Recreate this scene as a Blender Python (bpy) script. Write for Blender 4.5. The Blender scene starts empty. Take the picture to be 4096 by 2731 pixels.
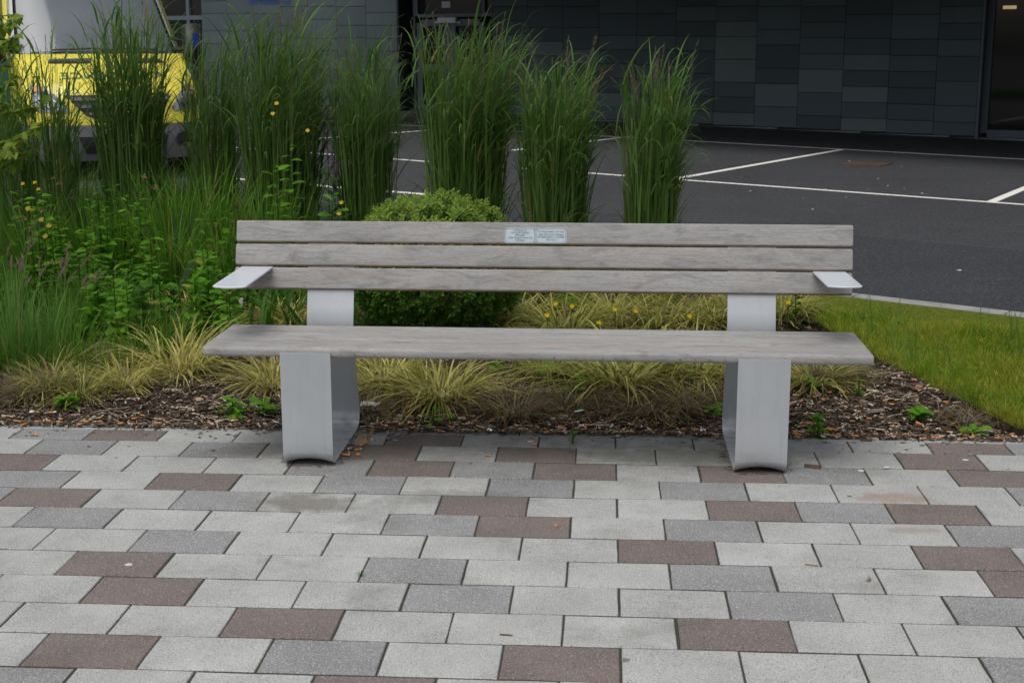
import bpy, math, random
import numpy as np
from mathutils import Vector, Matrix, noise as mnoise

random.seed(7)
rng = np.random.default_rng(7)
R = math.radians
sc = bpy.context.scene
col = sc.collection

# ------------------------------------------------------------------ camera, sky, sun, exposure
F_PX, PITCH, YAW, ROLL, CAM_H = 5506.3, 0.20903, -0.06789, -0.00271, 1.49955


def cam_axes():
    cp, sp, cy, sy = math.cos(PITCH), math.sin(PITCH), math.cos(YAW), math.sin(YAW)
    fw = np.array([sy * cp, cy * cp, -sp]); r = np.array([cy, -sy, 0.]); u = np.cross(r, fw)
    c, s = math.cos(ROLL), math.sin(ROLL)
    return c * r + s * u, -s * r + c * u, fw


AX_R, AX_U, AX_F = cam_axes()
CAM = np.array([0., 0., CAM_H])
cd = bpy.data.cameras.new('camera'); co = bpy.data.objects.new('camera', cd); col.objects.link(co)
cd.lens = F_PX / 4096 * 36; cd.sensor_width = 36; cd.clip_start = 0.05; cd.clip_end = 600
cd.dof.use_dof = True; cd.dof.focus_distance = 5.2; cd.dof.aperture_fstop = 11
m = Matrix.Identity(4)
for i in range(3):
    m[i][0], m[i][1], m[i][2], m[i][3] = AX_R[i], AX_U[i], -AX_F[i], CAM[i]
co.matrix_world = m
sc.camera = co

SUN_EL, SUN_AZ = R(66), R(200)        # overcast: a weak, very soft sun high behind the camera's left shoulder
w = bpy.data.worlds.new('World'); sc.world = w; w.use_nodes = True
nt = w.node_tree; nt.nodes.clear()
sky = nt.nodes.new('ShaderNodeTexSky'); sky.sky_type = 'NISHITA'; sky.sun_disc = False
sky.sun_elevation = SUN_EL; sky.sun_rotation = SUN_AZ; sky.air_density = 1.0; sky.dust_density = 4.0
hs = nt.nodes.new('ShaderNodeHueSaturation'); hs.inputs['Saturation'].default_value = 0.32
bg = nt.nodes.new('ShaderNodeBackground'); bg.inputs['Strength'].default_value = 0.115
ow = nt.nodes.new('ShaderNodeOutputWorld')
nt.links.new(sky.outputs[0], hs.inputs['Color']); nt.links.new(hs.outputs[0], bg.inputs[0]); nt.links.new(bg.outputs[0], ow.inputs[0])
sd = bpy.data.lights.new('sun', 'SUN'); sd.energy = 1.15; sd.angle = R(42); sd.color = (1, 0.98, 0.95)
so = bpy.data.objects.new('sun', sd); col.objects.link(so)
sdir = Vector((math.sin(SUN_AZ) * math.cos(SUN_EL), math.cos(SUN_AZ) * math.cos(SUN_EL), math.sin(SUN_EL)))
so.rotation_euler = sdir.to_track_quat('Z', 'Y').to_euler()
so.location = sdir * 40
sc.view_settings.view_transform = 'Standard'; sc.view_settings.look = 'None'
sc.view_settings.exposure = 0.12; sc.view_settings.gamma = 1
sc.view_settings.use_curve_mapping = False
sc.cycles.max_bounces = 6; sc.cycles.transparent_max_bounces = 8


# ------------------------------------------------------------------ measuring the place from the photograph
def ray(px, py):
    return AX_F + AX_R * (px - 2048) / F_PX - AX_U * (py - 1365.5) / F_PX


def ground(px, py, z=0.):
    d = ray(px, py); return CAM + d * (z - CAM_H) / d[2]


def at(px, py, Y):
    d = ray(px, py); return CAM + d * Y / d[1]


def onplane(px, py, p0, n):
    d = ray(px, py); n = np.asarray(n, float)
    return CAM + d * ((np.asarray(p0) - CAM) @ n) / (d @ n)


def gx(px, Y):                       # ground point under a picture column at depth Y
    p = at(px, 1400, Y); return np.array([p[0], Y, 0.])


# ------------------------------------------------------------------ materials
MATS = {}


class Nodes:
    def __init__(s, name):
        s.m = bpy.data.materials.new(name); s.m.use_nodes = True
        s.t = s.m.node_tree; s.t.nodes.clear()
        s.out = s.t.nodes.new('ShaderNodeOutputMaterial')
        s.b = s.t.nodes.new('ShaderNodeBsdfPrincipled')
        s.t.links.new(s.b.outputs[0], s.out.inputs[0])
        MATS[name] = s.m

    def n(s, typ, **kw):
        x = s.t.nodes.new('ShaderNode' + typ)
        for k, v in kw.items():
            setattr(x, k, v)
        return x

    def l(s, a, b):
        s.t.links.new(a, b)

    def coord(s, kind='pos', scale=(1, 1, 1), rot=(0, 0, 0)):
        if kind == 'pos':
            o = s.n('NewGeometry').outputs['Position']
        else:
            o = s.n('TexCoord').outputs['Object']
        mp = s.n('Mapping'); mp.inputs['Scale'].default_value = scale; mp.inputs['Rotation'].default_value = rot
        s.l(o, mp.inputs[0]); return mp.outputs[0]

    def noise(s, vec, scale, detail=3, rough=.55, dist=0.):
        x = s.n('TexNoise'); x.inputs['Scale'].default_value = scale; x.inputs['Detail'].default_value = detail
        x.inputs['Roughness'].default_value = rough; x.inputs['Distortion'].default_value = dist
        s.l(vec, x.inputs['Vector']); return x.outputs[0]

    def ramp(s, fac, stops, interp='LINEAR'):
        x = s.n('ValToRGB'); x.color_ramp.interpolation = interp
        e = x.color_ramp.elements
        while len(e) < len(stops):
            e.new(0.5)
        for k, (p, c) in enumerate(stops):
            e[k].position = p
            e[k].color = (c, c, c, 1) if isinstance(c, (int, float)) else (*c, 1)
        s.l(fac, x.inputs[0]); return x.outputs[0]

    def mix(s, fac, a, b, mode='MIX'):
        x = s.n('Mix', data_type='RGBA', blend_type=mode)
        for v, k in ((fac, 0), (a, 6), (b, 7)):
            if hasattr(v, 'links'):
                s.l(v, x.inputs[k])
            elif k == 0:
                x.inputs[0].default_value = v
            else:
                x.inputs[k].default_value = (*v, 1)
        return x.outputs[2]

    def math(s, op, a, b=None):
        x = s.n('Math', operation=op)
        for k, v in enumerate((a, b)):
            if v is None: continue
            if hasattr(v, 'links'): s.l(v, x.inputs[k])
            else: x.inputs[k].default_value = v
        return x.outputs[0]

    def bump(s, h, strength=.3, dist=.002):
        x = s.n('Bump'); x.inputs['Strength'].default_value = strength; x.inputs['Distance'].default_value = dist
        s.l(h, x.inputs['Height']); s.l(x.outputs[0], s.b.inputs['Normal'])

    def set(s, col=None, rough=None, metal=None, spec=None, **kw):
        if col is not None:
            if hasattr(col, 'links'): s.l(col, s.b.inputs['Base Color'])
            else: s.b.inputs['Base Color'].default_value = (*col, 1)
        if rough is not None:
            if hasattr(rough, 'links'): s.l(rough, s.b.inputs['Roughness'])
            else: s.b.inputs['Roughness'].default_value = rough
        if metal is not None: s.b.inputs['Metallic'].default_value = metal
        if spec is not None: s.b.inputs['Specular IOR Level'].default_value = spec
        return s.m


def plain(name, c, rough=.6, metal=0, spec=.5, var=.12, scale=8):
    k = Nodes(name)
    v = k.noise(k.coord(), scale, 4)
    k.set(k.mix(k.ramp(v, [(.3, 0.), (.7, 1.)]), tuple(x * (1 - var) for x in c), tuple(min(1, x * (1 + var)) for x in c)), rough, metal, spec)
    return k.m


STAINS_AND_PATCHES = [(*ground(3575, 1992)[:2], .16, .07, (.30, .19, .13), .55), (*ground(1215, 2010)[:2], .22, .13, (.12, .105, .075), .6), (*ground(2750, 1830)[:2], .5, .16, (.10, .10, .07), .45),
          (*ground(3640, 2120)[:2], .14, .035, (.26, .20, .15), .4), (*ground(1100, 1800)[:2], .30, .12, (.09, .088, .075), .5), (*ground(1850, 1990)[:2], .4, .10, (.13, .125, .11), .4)]


def paver_mat(name, base, dark, light, red=None):
    k = Nodes(name); p = k.coord()
    blot = k.noise(p, 5, 4)
    c = k.mix(k.ramp(blot, [(.3, 0.), (.7, 1.)]), tuple(x * .82 for x in base), tuple(x * 1.10 for x in base))
    b2 = k.noise(k.coord('pos', (1, 1, 1), (0, 0, .6)), 24, 5, .65); c = k.mix(k.ramp(b2, [(.56, 0.), (.74, .38)]), c, tuple(x * .5 for x in base))
    oi = k.n('ObjectInfo'); c = k.mix(k.math('MULTIPLY', oi.outputs['Random'], .30), c, tuple(x * .6 for x in base))
    f1 = k.noise(p, 220, 2, .6); c = k.mix(k.ramp(f1, [(.55, 0.), (.64, .72)]), c, dark)
    f2 = k.noise(k.coord('pos', (1, 1, 1), (.4, .3, .9)), 200, 2, .6); c = k.mix(k.ramp(f2, [(.57, 0.), (.66, .8)]), c, light)
    if red:
        f3 = k.noise(k.coord('pos', (1, 1, 1), (1.4, .2, .5)), 170, 2, .6); c = k.mix(k.ramp(f3, [(.5, 0.), (.6, .7)]), c, red)
    # olive grime and brown stains on the stones, with under-seat shade painted in
    g = k.noise(p, 2.3, 5, .65); c = k.mix(k.ramp(g, [(.55, 0.), (.75, .45)]), c, (.085, .078, .055))
    sp = k.n('SeparateXYZ'); k.l(p, sp.inputs[0])          # bed grime, with the seat's shade painted into it between the legs
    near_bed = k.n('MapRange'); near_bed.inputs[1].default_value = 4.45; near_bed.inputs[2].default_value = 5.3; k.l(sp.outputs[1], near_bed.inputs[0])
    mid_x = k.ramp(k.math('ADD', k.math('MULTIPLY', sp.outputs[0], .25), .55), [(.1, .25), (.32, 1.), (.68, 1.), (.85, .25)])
    grime_shade = k.math('MULTIPLY', k.math('MULTIPLY', near_bed.outputs[0], mid_x), k.ramp(k.noise(p, 7, 6, .7), [(.32, .25), (.68, 1.)]))
    c = k.mix(k.math('MULTIPLY', grime_shade, .85), c, (.072, .066, .054))
    g2 = k.noise(k.coord('pos', (1, 1, 1), (0, 0, 1.1)), 9, 4, .6); c = k.mix(k.ramp(g2, [(.64, 0.), (.8, .35)]), c, (.12, .085, .06))
    for sx_, sy_, rx_, ry_, cc, am in STAINS_AND_PATCHES:               # brown stains and dark oval patches
        mp = k.n('Mapping'); mp.inputs['Location'].default_value = (-sx_ / rx_, -sy_ / ry_, 0); mp.inputs['Scale'].default_value = (1 / rx_, 1 / ry_, 0); k.l(p, mp.inputs[0])
        ln_ = k.n('VectorMath', operation='LENGTH'); k.l(mp.outputs[0], ln_.inputs[0])
        d_ = k.math('ADD', ln_.outputs['Value'], k.math('MULTIPLY', k.math('SUBTRACT', k.noise(p, 16, 4, .6), .5), 1.6))
        c = k.mix(k.ramp(d_, [(.45, am), (1.0, 0.)]), c, cc)
    k.set(c, .85, 0, .25)
    k.bump(k.noise(p, 260, 2), .35, .002)
    return k.m


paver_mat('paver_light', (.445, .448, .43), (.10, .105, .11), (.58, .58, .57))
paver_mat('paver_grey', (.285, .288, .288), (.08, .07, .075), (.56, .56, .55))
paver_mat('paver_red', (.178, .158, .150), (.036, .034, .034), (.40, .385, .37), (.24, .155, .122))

k = Nodes('joint_sand'); p = k.coord()
c = k.mix(k.ramp(k.noise(p, 14, 5), [(.45, 0.), (.7, 1.)]), (.055, .052, .046), (.05, .058, .03))
k.set(k.mix(k.ramp(k.noise(p, 180, 3), [(.5, 0.), (.65, .6)]), c, (.09, .085, .075)), .95, 0, .1)

k = Nodes('soil'); p = k.coord()
c = k.mix(k.ramp(k.noise(p, 22, 6, .7), [(.35, 0.), (.65, 1.)]), (.018, .013, .010), (.075, .052, .036))
c = k.mix(k.ramp(k.noise(p, 120, 3), [(.55, 0.), (.7, .6)]), c, (.10, .07, .045))
k.set(c, .95, 0, .15); k.bump(k.noise(p, 60, 5, .7), 1., .02)

k = Nodes('lawn_soil'); p = k.coord()
k.set(k.mix(k.ramp(k.noise(p, 30, 5), [(.4, 0.), (.65, 1.)]), (.07, .11, .008), (.16, .16, .025)), .95, 0, .1)
k.bump(k.noise(p, 80, 4), 1., .015)

k = Nodes('asphalt'); p = k.coord()
c = k.mix(k.ramp(k.noise(p, .9, 5, .6), [(.35, 0.), (.7, 1.)]), (.028, .031, .038), (.040, .043, .051))
c = k.mix(k.ramp(k.noise(p, 55, 2, .75), [(.52, 0.), (.64, .8)]), c, (.115, .115, .118))
c = k.mix(k.ramp(k.noise(k.coord('pos', (1, 1, 1), (.3, .5, .2)), 42, 2, .7), [(.54, 0.), (.66, .8)]), c, (.014, .015, .018))
c = k.mix(k.ramp(k.noise(k.coord('pos', (.30, 1.6, 1), (0, 0, .52)), 2.2, 5, .65), [(.60, 0.), (.78, .35)]), c, (.17, .165, .16))
c = k.mix(k.ramp(k.noise(k.coord('pos', (1, 1, 1), (0, 0, .2)), .55, 4, .6, .6), [(.48, 0.), (.62, .35)]), c, (.022, .024, .029))
ASP = c; ASPK = k
k.set(c, .75, 0, .4); k.bump(k.noise(p, 60, 3, .8), 1., .012)

k = Nodes('line_paint'); p = k.coord()
k.set(k.mix(k.ramp(k.noise(p, 60, 5, .7), [(.66, 0.), (.76, .7)]), (.82, .80, .74), (.12, .12, .12)), .7)
plain('kerb_concrete', (.27, .27, .255), .85, var=.2, scale=12)
plain('patch_asphalt', (.045, .043, .045), .9, var=.25, scale=30)
plain('rusty_iron', (.085, .055, .042), .75, .2, var=.35, scale=25)


def wood_mat(name, seed, warm):
    k = Nodes(name)
    s2 = k.coord('obj', (1.0, 4.5, 4.5)); o3 = k.coord('obj', (1., 1., 1.), (seed, 0, 0))
    base = k.mix(k.ramp(k.noise(s2, 1.4 + seed * .3, 5, .6, .8), [(.3, 0.), (.7, 1.)]), (.312, .305, .295), (.405, .398, .386))
    grain = k.noise(k.coord('obj', (5., 150, 150), (.02, .004 * seed, .01)), 1.6, 5, .72, .2)
    c = k.mix(k.ramp(grain, [(.34, .55), (.50, 0.)]), base, (.19, .18, .172))
    c = k.mix(k.ramp(grain, [(.56, 0.), (.72, .45)]), c, (.54, .535, .525))
    fine = k.noise(k.coord('obj', (34., 330, 330), (.02, .01, .004)), 1.5, 3, .7)
    c = k.mix(k.ramp(fine, [(.52, 0.), (.66, .55)]), c, (.16, .135, .12))
    sm = k.noise(k.coord('obj', (2.2, 9, 7), (0, seed * .4, .35)), 2.4, 5, .62, 1.6)
    c = k.mix(k.ramp(sm, [(.50, 0.), (.70, .62)]), c, (.165, .162, .162))
    wn = k.noise(k.coord('obj', (1, 8, 8), (0, 0, seed)), 1.4, 4, .6)
    c = k.mix(k.ramp(wn, [(.52, 0.), (.8, warm)]), c, (.33, .225, .16))
    k.set(c, .78, 0, .22)
    k.bump(k.math('ADD', grain, k.math('MULTIPLY', fine, .7)), .3, .0014)
    return k.m


WOODS = [wood_mat('weathered_wood_%s' % n, s, wm) for n, s, wm in (('pale', .3, .35), ('grey', 1.7, .25), ('warm', 2.9, .6))]
k = Nodes('wet_silver_lit'); p = k.coord()
dr = k.ramp(k.noise(p, 110, 2, .5), [(.56, 0.), (.66, 1.)])
k.set((.60, .64, .685), .3, 0, .7); k.bump(dr, .25, .001)  # armrest copy of the silver paint, lightened to stand in for sky reflection
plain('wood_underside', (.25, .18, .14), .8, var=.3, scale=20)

k = Nodes('silver_paint'); p = k.coord()
c = k.mix(k.ramp(k.noise(p, 5, 4), [(.3, 0.), (.7, 1.)]), (.475, .500, .520), (.535, .555, .575))
c = k.mix(k.ramp(k.noise(p, 90, 2, .5), [(.72, 0.), (.76, .8)]), c, (.14, .13, .12))
geo = k.n('NewGeometry'); sx = k.n('SeparateXYZ'); k.l(geo.outputs[0], sx.inputs[0])
low = k.ramp(sx.outputs[2], [(0.01, .75), (.085, 0.)])
c = k.mix(k.math('MULTIPLY', low, k.ramp(k.noise(p, 18, 5, .7), [(.48, 0.), (.70, .8)])), c, (.17, .16, .145))
st_ = k.noise(k.coord('pos', (14, 14, 1.2)), 3., 5, .65); c = k.mix(k.ramp(st_, [(.52, 0.), (.75, .35)]), c, (.36, .37, .38))
k.set(c, .42, .35, .5); k.bump(k.noise(p, 700, 2), .08, .0008)
k = Nodes('plaque_metal'); k.set(k.mix(k.noise(k.coord('pos', (40, 3, 3)), 2, 3), (.40, .48, .52), (.56, .64, .68)), .35, .1)
plain('plaque_ink', (.05, .06, .07), .6)
plain('screw_metal', (.12, .09, .08), .5, .6)

for nm, c, v in (('panel_slate', (.075, .100, .108), .10), ('panel_teal', (.090, .130, .148), .10), ('panel_light', (.135, .180, .190), .10), ('panel_dark', (.066, .098, .115), .10), ('panel_mid', (.064, .087, .095), .10)):
    k = Nodes(nm); oi = k.n('ObjectInfo')
    base = k.mix(oi.outputs['Random'], tuple(x * .88 for x in c), tuple(x * 1.12 for x in c))
    st = k.noise(k.coord('pos', (1, 1, .35)), 1.6, 5, .6)
    k.set(k.mix(k.ramp(st, [(.5, 0.), (.85, .30)]), base, tuple(x * 1.5 for x in c)), .5, 0, .4)
plain('panel_joint', (.02, .022, .025), .9)
plain('frame_blue_grey', (.10, .125, .155), .45, 0, .5, var=.05)
plain('frame_dark', (.018, .022, .032), .5, var=.05)
k = Nodes('dark_glass'); k.set((.012, .014, .016), .04, 0, .5)
k.l(k.mix(k.noise(k.coord(), .8, 3), (.008, .009, .010), (.022, .021, .02)), k.b.inputs['Base Color'])
plain('soffit', (.10, .10, .105), .8)
plain('white_plastic', (.62, .63, .64), .5, var=.04)
plain('paper_white', (.60, .61, .62), .8, var=.05)
plain('sign_blue', (.012, .05, .28), .5, var=.03)
k = Nodes('lit_lamp'); k.set((.8, .7, .4), .5); k.b.inputs['Emission Color'].default_value = (1, .72, .35, 1); k.b.inputs['Emission Strength'].default_value = .3

k = Nodes('ambulance_yellow'); k.set((.80, .70, .075), .3, 0, .4); k.b.inputs['Coat Weight'].default_value = .5
k = Nodes('ambulance_lime'); k.set((.50, .58, .0), .35)
k = Nodes('ambulance_green'); k.set((.0, .115, .085), .35)
plain('lettering_green', (.0, .17, .11), .5, var=.03)
k = Nodes('windscreen_glass'); k.set(k.mix(k.ramp(k.noise(k.coord('obj', (1, 1, .5)), 1.3, 3), [(.35, 0.), (.7, 1.)]), (.085, .10, .115), (.125, .145, .165)), .10, 0, .6)
plain('black_plastic', (.016, .017, .019), .5, var=.2)
plain('grey_plastic', (.15, .155, .165), .6, var=.08)
k = Nodes('headlamp_lens'); k.set(k.mix(k.ramp(k.noise(k.coord('obj', (1, 1, 1)), 14, 3, .6, 1.), [(.38, 0.), (.62, 1.)]), (.12, .125, .135), (.42, .44, .46)), .12, .1, .6)
k = Nodes('chrome'); k.set((.55, .56, .58), .22, 1.)
k = Nodes('amber_lens'); k.set((.70, .30, .16), .2)
k = Nodes('blue_lens'); k.set((.01, .03, .22), .2)
plain('tyre_rubber', (.02, .02, .02), .85)
plain('white_paint', (.62, .63, .63), .35, var=.03)


def leaf_mat(name, a, b, dead=None, deadp=.0, rough=.5, trans=.48, posvar=0.):
    """Foliage: colour drawn per leaf or blade (random per island), a little light passing through."""
    k = Nodes(name)
    g = k.n('NewGeometry'); ri = g.outputs['Random Per Island']
    oi = k.n('ObjectInfo')
    r2 = k.math('FRACT', k.math('ADD', ri, oi.outputs['Random']))
    c = k.mix(r2, a, b)
    c = k.mix(k.ramp(k.noise(k.coord(), 2.2, 4), [(.35, 0.), (.7, .35)]), c, tuple(x * .7 for x in a))
    if dead:
        r3 = k.math('FRACT', k.math('MULTIPLY', r2, 7.31))
        c = k.mix(k.ramp(r3, [(1 - deadp - .01, 0.), (1 - deadp, 1.)], 'CONSTANT'), c, dead)
    if posvar:
        c = k.mix(k.ramp(k.noise(k.coord('pos', (1, 1, 0.01)), 1.7, 4, .6), [(.42, 0.), (.66, posvar)]), c, dead or b)
    k.set(c, rough, 0, .16)
    tr = k.n('BsdfTranslucent'); k.l(c, tr.inputs[0])
    mx = k.n('MixShader'); mx.inputs[0].default_value = trans
    k.l(k.b.outputs[0], mx.inputs[1]); k.l(tr.outputs[0], mx.inputs[2]); k.l(mx.outputs[0], k.out.inputs[0])
    return k.m


leaf_mat('tall_grass_leaf', (.058, .150, .018), (.205, .335, .095), (.26, .22, .08), .04)
leaf_mat('tall_grass_sheath', (.090, .185, .032), (.215, .315, .095), (.20, .16, .07), .04)
leaf_mat('seed_head', (.20, .19, .10), (.30, .29, .16), (.17, .12, .10), .25, .8)
leaf_mat('meadow_leaf', (.075, .195, .012), (.185, .350, .045), (.32, .28, .07), .05)
leaf_mat('lawn_leaf', (.125, .240, .008), (.255, .360, .020), (.48, .40, .07), .09, posvar=.5)
leaf_mat('sedge_leaf', (.24, .26, .045), (.86, .78, .29), (.34, .23, .11), .12)
leaf_mat('sedge_green', (.14, .20, .028), (.80, .75, .26), (.32, .22, .11), .12)
leaf_mat('dry_sedge_leaf', (.09, .07, .05), (.40, .31, .21), (.40, .34, .13), .12)
leaf_mat('box_leaf_pale', (.17, .31, .04), (.38, .48, .10))
leaf_mat('box_leaf_deep', (.045, .130, .012), (.110, .215, .030))
leaf_mat('weed_leaf', (.095, .275, .014), (.185, .40, .035), (.28, .30, .04), .04)
leaf_mat('weed_leaf_dark', (.045, .140, .014), (.090, .205, .028))
leaf_mat('birch_leaf', (.13, .245, .026), (.29, .37, .055), (.30, .22, .05), .03, .4, .45)
leaf_mat('iris_leaf', (.075, .155, .065), (.14, .225, .105), rough=.45)
leaf_mat('fog_grass_leaf', (.11, .26, .045), (.22, .38, .085), (.34, .28, .12), .06)
leaf_mat('pink_seed', (.32, .23, .18), (.42, .32, .25), (.26, .24, .14), .2, .8)
leaf_mat('yellow_petal', (.72, .50, .008), (.80, .58, .02))
leaf_mat('pale_petal', (.75, .62, .06), (.80, .68, .12))
leaf_mat('white_petal', (.55, .56, .50), (.65, .64, .58))
leaf_mat('withered_petal', (.10, .055, .03), (.30, .20, .11))
leaf_mat('purple_petal', (.06, .03, .10), (.12, .06, .18))
leaf_mat('stem_green', (.055, .105, .02), (.10, .15, .04))
leaf_mat('stem_brown', (.09, .06, .04), (.17, .12, .08))
leaf_mat('mulch_chip', (.025, .018, .014), (.19, .135, .095), (.44, .36, .27), .22, .9, 0.)
plain('bark', (.10, .07, .05), .9, var=.4, scale=40)
plain('filter_orange', (.56, .235, .072), .8, var=.25, scale=40)
plain('cigarette_paper', (.60, .58, .54), .85, var=.15, scale=40)
plain('ash_black', (.03, .028, .025), .9)
plain('stone_grey', (.20, .20, .19), .9, var=.3, scale=60)
plain('wood_grey', (.22, .185, .15), .85, var=.35, scale=50)
plain('twig_pale', (.36, .26, .15), .85, var=.2, scale=50)
k = Nodes('foil'); k.set((.75, .76, .78), .25, .9)
plain('green_card', (.36, .66, .48), .7, var=.04)
k = Nodes('clear_film'); k.set((.62, .65, .66), .15, 0, .8); k.b.inputs['Alpha'].default_value = .42
plain('blue_wrapper', (.05, .25, .45), .5)


# ------------------------------------------------------------------ mesh helpers
def mesh_from(name, V, Fq, mats, mi=None, smooth=False):
    V = np.asarray(V, np.float32).reshape(-1, 3)
    me = bpy.data.meshes.new(name)
    if isinstance(Fq, np.ndarray):
        n, kk = Fq.shape
        me.vertices.add(len(V)); me.vertices.foreach_set('co', V.ravel())
        me.loops.add(n * kk); me.loops.foreach_set('vertex_index', Fq.astype(np.int32).ravel())
        me.polygons.add(n); me.polygons.foreach_set('loop_start', np.arange(0, n * kk, kk, dtype=np.int32))
        me.polygons.foreach_set('loop_total', np.full(n, kk, np.int32))
    else:
        me.from_pydata([tuple(map(float, v)) for v in V], [], Fq)
    for mt in (mats if isinstance(mats, (list, tuple)) else [mats]):
        me.materials.append(MATS[mt] if isinstance(mt, str) else mt)
    if mi is not None:
        me.polygons.foreach_set('material_index', np.asarray(mi, np.int32))
    if smooth:
        me.polygons.foreach_set('use_smooth', np.ones(len(me.polygons), bool))
    me.update(calc_edges=True)
    return me


def tag(o, label=None, cat=None, group=None, kind=None):
    if label: o['label'] = label
    if cat: o['category'] = cat
    if group: o['group'] = group
    if kind: o['kind'] = kind
    return o


def link(name, me, parent=None, loc=(0, 0, 0), rot=(0, 0, 0), scale=1):
    o = bpy.data.objects.new(name, me); col.objects.link(o)
    o.location = loc; o.rotation_euler = rot; o.scale = (scale,) * 3 if isinstance(scale, (int, float)) else scale
    if parent is not None: o.parent = parent
    return o


def thing(name, label, cat, loc=(0, 0, 0), rz=0., group=None):
    o = bpy.data.objects.new(name, None); col.objects.link(o)
    o.empty_display_size = .1; o.location = [float(x) for x in loc]; o.rotation_euler = (0, 0, rz)
    return tag(o, label, cat, group)


def origin(o):
    v = Vector((0, 0, 0))
    while o is not None:
        v += o.location; o = o.parent
    return v


class MB:
    """Collects faces (world coordinates) that become one mesh object."""
    def __init__(s):
        s.v = []; s.f = []; s.mi = []

    def add(s, V, F, mi=0):
        b = len(s.v); s.v += [tuple(map(float, x)) for x in V]
        for f in F:
            s.f.append([b + i for i in f]); s.mi.append(mi)
        return s

    def box(s, x0, x1, y0, y1, z0, z1, mi=0, M=None):
        V = [(x, y, z) for z in (z0, z1) for y in (y0, y1) for x in (x0, x1)]
        if M is not None: V = [M @ Vector(v) for v in V]
        return s.add(V, [(0, 2, 3, 1), (4, 5, 7, 6), (0, 1, 5, 4), (2, 6, 7, 3), (0, 4, 6, 2), (1, 3, 7, 5)], mi)

    def prism(s, prof, axis_fn, t0, t1, mi=0):
        """prof: closed 2D outline; axis_fn(a,b,t)->3D; extruded from t0 to t1."""
        n = len(prof)
        V = [axis_fn(a, b, t0) for a, b in prof] + [axis_fn(a, b, t1) for a, b in prof]
        F = [(i, (i + 1) % n, n + (i + 1) % n, n + i) for i in range(n)] + [tuple(range(n))[::-1], tuple(range(n, 2 * n))]
        return s.add(V, F, mi)

    def tube(s, pts, rad, sides=6, mi=0, cap=True):
        pts = [Vector(p) for p in pts]
        rad = rad if isinstance(rad, (list, tuple)) else [rad] * len(pts)
        V = []
        for i, p in enumerate(pts):
            d = (pts[min(i + 1, len(pts) - 1)] - pts[max(i - 1, 0)]).normalized()
            a = d.cross(Vector((0, 0, 1)) if abs(d.z) < .9 else Vector((1, 0, 0))).normalized(); b = d.cross(a)
            V += [p + (a * math.cos(t) + b * math.sin(t)) * rad[i] for t in (2 * math.pi * q / sides for q in range(sides))]
        F = [(i * sides + q, i * sides + (q + 1) % sides, (i + 1) * sides + (q + 1) % sides, (i + 1) * sides + q) for i in range(len(pts) - 1) for q in range(sides)]
        if cap: F += [tuple(range(sides))[::-1], tuple(range((len(pts) - 1) * sides, len(pts) * sides))]
        return s.add(V, F, mi)

    def build(s, name, mats, parent=None, smooth=False, local=False):
        o0 = Vector((0, 0, 0)) if (parent is None or local) else origin(parent)
        V = [(x - o0.x, y - o0.y, z - o0.z) for x, y, z in s.v]
        me = mesh_from(name, V, s.f, mats, s.mi, smooth)
        return link(name, me, parent)


def rrect(y0, y1, z0, z1, r, n=4, rs=None):
    rs = rs or (r, r, r, r)                      # corners: (y0,z0) (y1,z0) (y1,z1) (y0,z1)
    out = []
    for (cy, cz, a0), rr in zip(((y0, z0, 180), (y1, z0, 270), (y1, z1, 0), (y0, z1, 90)), rs):
        sy = 1 if cy == y0 else -1; sz = 1 if cz == z0 else -1
        for q in range(n + 1):
            a = R(a0 + 90 * q / n)
            out.append((cy + sy * rr + rr * math.cos(a), cz + sz * rr + rr * math.sin(a)))
    return out


def text_mesh(txt, size, width=None):
    cu = bpy.data.curves.new('text', 'FONT'); cu.body = txt; cu.size = size; cu.align_x = 'CENTER'; cu.align_y = 'CENTER'; cu.resolution_u = 3
    o = bpy.data.objects.new('text', cu); col.objects.link(o)
    bpy.context.view_layer.update()
    me = bpy.data.meshes.new_from_object(o.evaluated_get(bpy.context.evaluated_depsgraph_get()))
    V = np.array([v.co[:] for v in me.vertices]); Fc = [list(p.vertices) for p in me.polygons]
    bpy.data.objects.remove(o); bpy.data.curves.remove(cu); bpy.data.meshes.remove(me)
    V[:, 0] -= (V[:, 0].max() + V[:, 0].min()) / 2
    if width: V[:, 0] *= width / (V[:, 0].max() - V[:, 0].min())
    return V, Fc


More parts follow.
